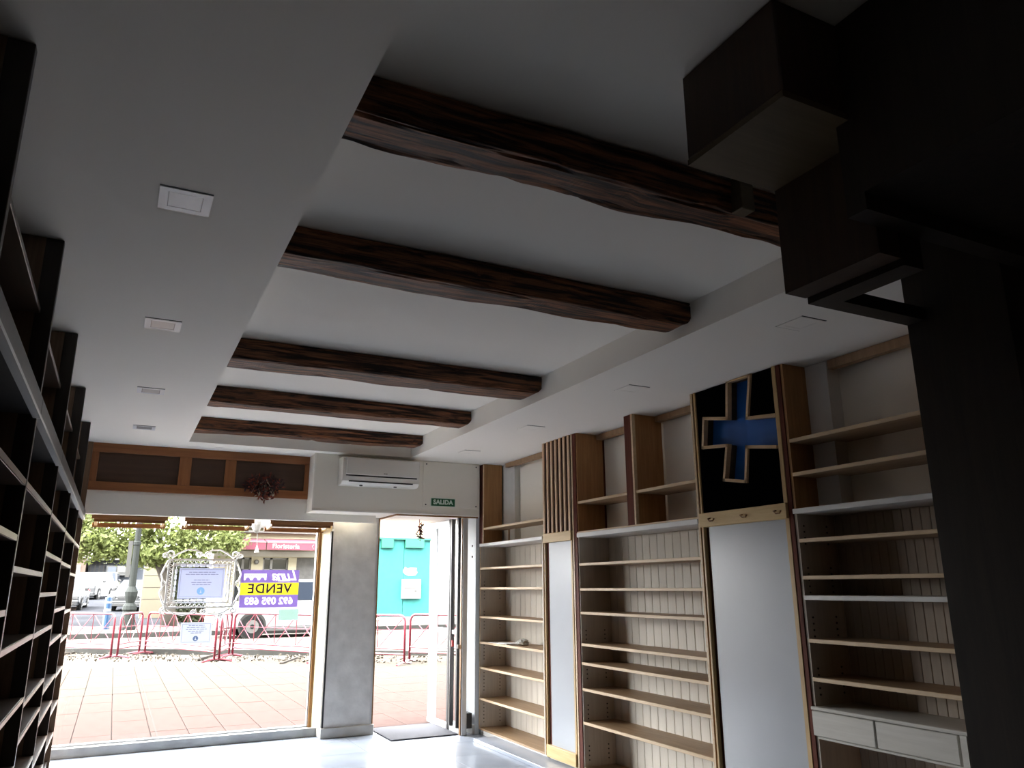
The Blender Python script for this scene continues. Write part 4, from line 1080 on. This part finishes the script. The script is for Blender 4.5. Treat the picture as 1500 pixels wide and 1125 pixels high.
# ornamental white iron frame outside the window
t = thing('iron_frame', 'ornate white wrought iron frame with scrolls around the blue notice', 'iron frame', (.79, 8.80, 1.28))
YI = 8.80
def rect_ring(x0, x1, z0, z1, w_, d=.008): 
    mb = MB()
    for b in ((x0, x1, z0, z0 + w_), (x0, x1, z1 - w_, z1), (x0, x0 + w_, z0 + w_, z1 - w_), (x1 - w_, x1, z0 + w_, z1 - w_)): mb.box(b[0], b[1], YI - d, YI + d, b[2], b[3])
    return mb
X0, X1, Z0, Z1 = .462, 1.130, 1.305, 1.800
obj('outer_rail', rect_ring(X0, X1, Z0, Z1, .017), 'iron_white', t); obj('inner_rail', rect_ring(X0 + .048, X1 - .048, Z0 + .048, Z1 - .048, .014), 'iron_white', t)
mb = MB()
def zig(a, b, off, n):
    a = Vector(a); b = Vector(b); off = Vector(off); P = []
    for k in range(2 * n + 1): P.append(a.lerp(b, k / (2 * n)) + off * (k % 2))
    mb.tube(P, .0066, 4)
zig((X0 + .01, YI, Z1 - .046), (X1 - .01, YI, Z1 - .046), (0, 0, .036), 15); zig((X0 + .01, YI, Z0 + .010), (X1 - .01, YI, Z0 + .010), (0, 0, .036), 15)
zig((X0 + .010, YI, Z0 + .01), (X0 + .010, YI, Z1 - .01), (.036, 0, 0), 12); zig((X1 - .046, YI, Z0 + .01), (X1 - .046, YI, Z1 - .01), (.036, 0, 0), 12)
obj('zigzag_bars', mb, 'iron_white', t)
def blocks(x0, x1, z, n, ww, hh):
    mb = MB()
    for k in range(n):
        c = x0 + (x1 - x0) * (k + .5) / n; mb.box(c - ww / 2, c + ww / 2, YI - .006, YI + .006, z - hh / 2, z + hh / 2)
    return mb
ib = blocks(.575, 1.02, 1.728, 7, .048, .020); 
for q in blocks(.575, 1.02, 1.383, 7, .048, .020).v: ib.v.append(q)
nb = len(ib.v) // 2 // 8
ib2 = MB()
for z in (1.728, 1.383):
    b_ = blocks(.575, 1.02, z, 7, .048, .020); ib2.add(b_.v, b_.f)
for k in range(5):
    z = 1.41 + (1.70 - 1.41) * (k + .5) / 5
    for x in (.545, 1.045): ib2.box(x - .010, x + .010, YI - .006, YI + .006, z - .022, z + .022)
for x in (.545, 1.045): ib2.box(x - .003, x + .003, YI - .004, YI + .004, 1.35, 1.755)
for z in (1.728, 1.383): ib2.box(.51, 1.08, YI - .004, YI + .004, z - .003, z + .003)
obj('inner_links', ib2, 'iron_white', t)
def spiral(c, r, a0, turns, sgn=1, n=22, tail=None):
    P = []
    for k in range(n + 1):
        s = k / n; a = a0 + sgn * turns * 2 * math.pi * s; rr = r * (1 - .78 * s); P.append((c[0] + rr * math.cos(a), YI, c[1] + rr * math.sin(a)))
    if tail: P = [(q[0], YI, q[1]) for q in tail] + P
    return P
def scroll(P, r=.0092): obj('scroll', MB().tube(P, r, 5), 'iron_white', t, smooth=True)
cx_ = (X0 + X1) / 2
for sg in (-1, 1):
    def m(p): return (cx_ + sg * (p[0] - cx_), p[1])
    def ms(P): return [(cx_ + sg * (q[0] - cx_), q[1], q[2]) for q in P]
    scroll(ms(spiral((X1 - .02, Z1 + .045), .040, -1.2, 1.2)))
    scroll(ms(spiral((X1 + .035, Z1 + .03), .030, 2.6, 1.1, -1)))
    scroll(ms(spiral((cx_ + .05, Z1 + .045), .034, 3.6, 1.15, -1)))
    scroll(ms([(X1 - .03, YI, Z1 + .01), (X1 - .10, YI, Z1 + .06), (cx_ + .16, YI, Z1 + .095), (cx_ + .08, YI, Z1 + .09), (cx_ + .02, YI, Z1 + .06)]))
    scroll(ms([(X1, YI, Z1 - .02), (X1 + .03, YI, Z1 - .09), (X1 + .055, YI, Z1 - .16), (X1 + .035, YI, Z1 - .22), (X1, YI, Z1 - .25)]))
    scroll(ms([(X1, YI, Z0 + .02), (X1 + .03, YI, Z0 + .09), (X1 + .055, YI, Z0 + .16), (X1 + .035, YI, Z0 + .21), (X1, YI, Z0 + .25)]))
    scroll(ms(spiral((X1 + .022, Z0 + .25), .024, 1.2, 1.1, -1))); scroll(ms(spiral((X1 + .02, Z1 - .25), .022, -1.2, 1.1)))
    scroll(ms(spiral((X1 + .0, Z0 - .025), .036, 1.3, 1.2, -1)))
    scroll(ms([(X1 - .03, YI, Z0 - .005), (X1 - .10, YI, Z0 - .05), (cx_ + .15, YI, Z0 - .065), (cx_ + .08, YI, Z0 - .05), (cx_ + .05, YI, Z0 - .01)]))
    scroll(ms(spiral((cx_ + .045, Z0 - .035), .026, 2.0, 1.1)))
for x, z in ((X0 + .006, Z1 - .006), (X1 - .006, Z1 - .006), (X0 + .006, Z0 + .006), (X1 - .006, Z0 + .006)): box('standoff', (x - .006, x + .006, GY, YI, z - .006, z + .006), 'iron_white', t)
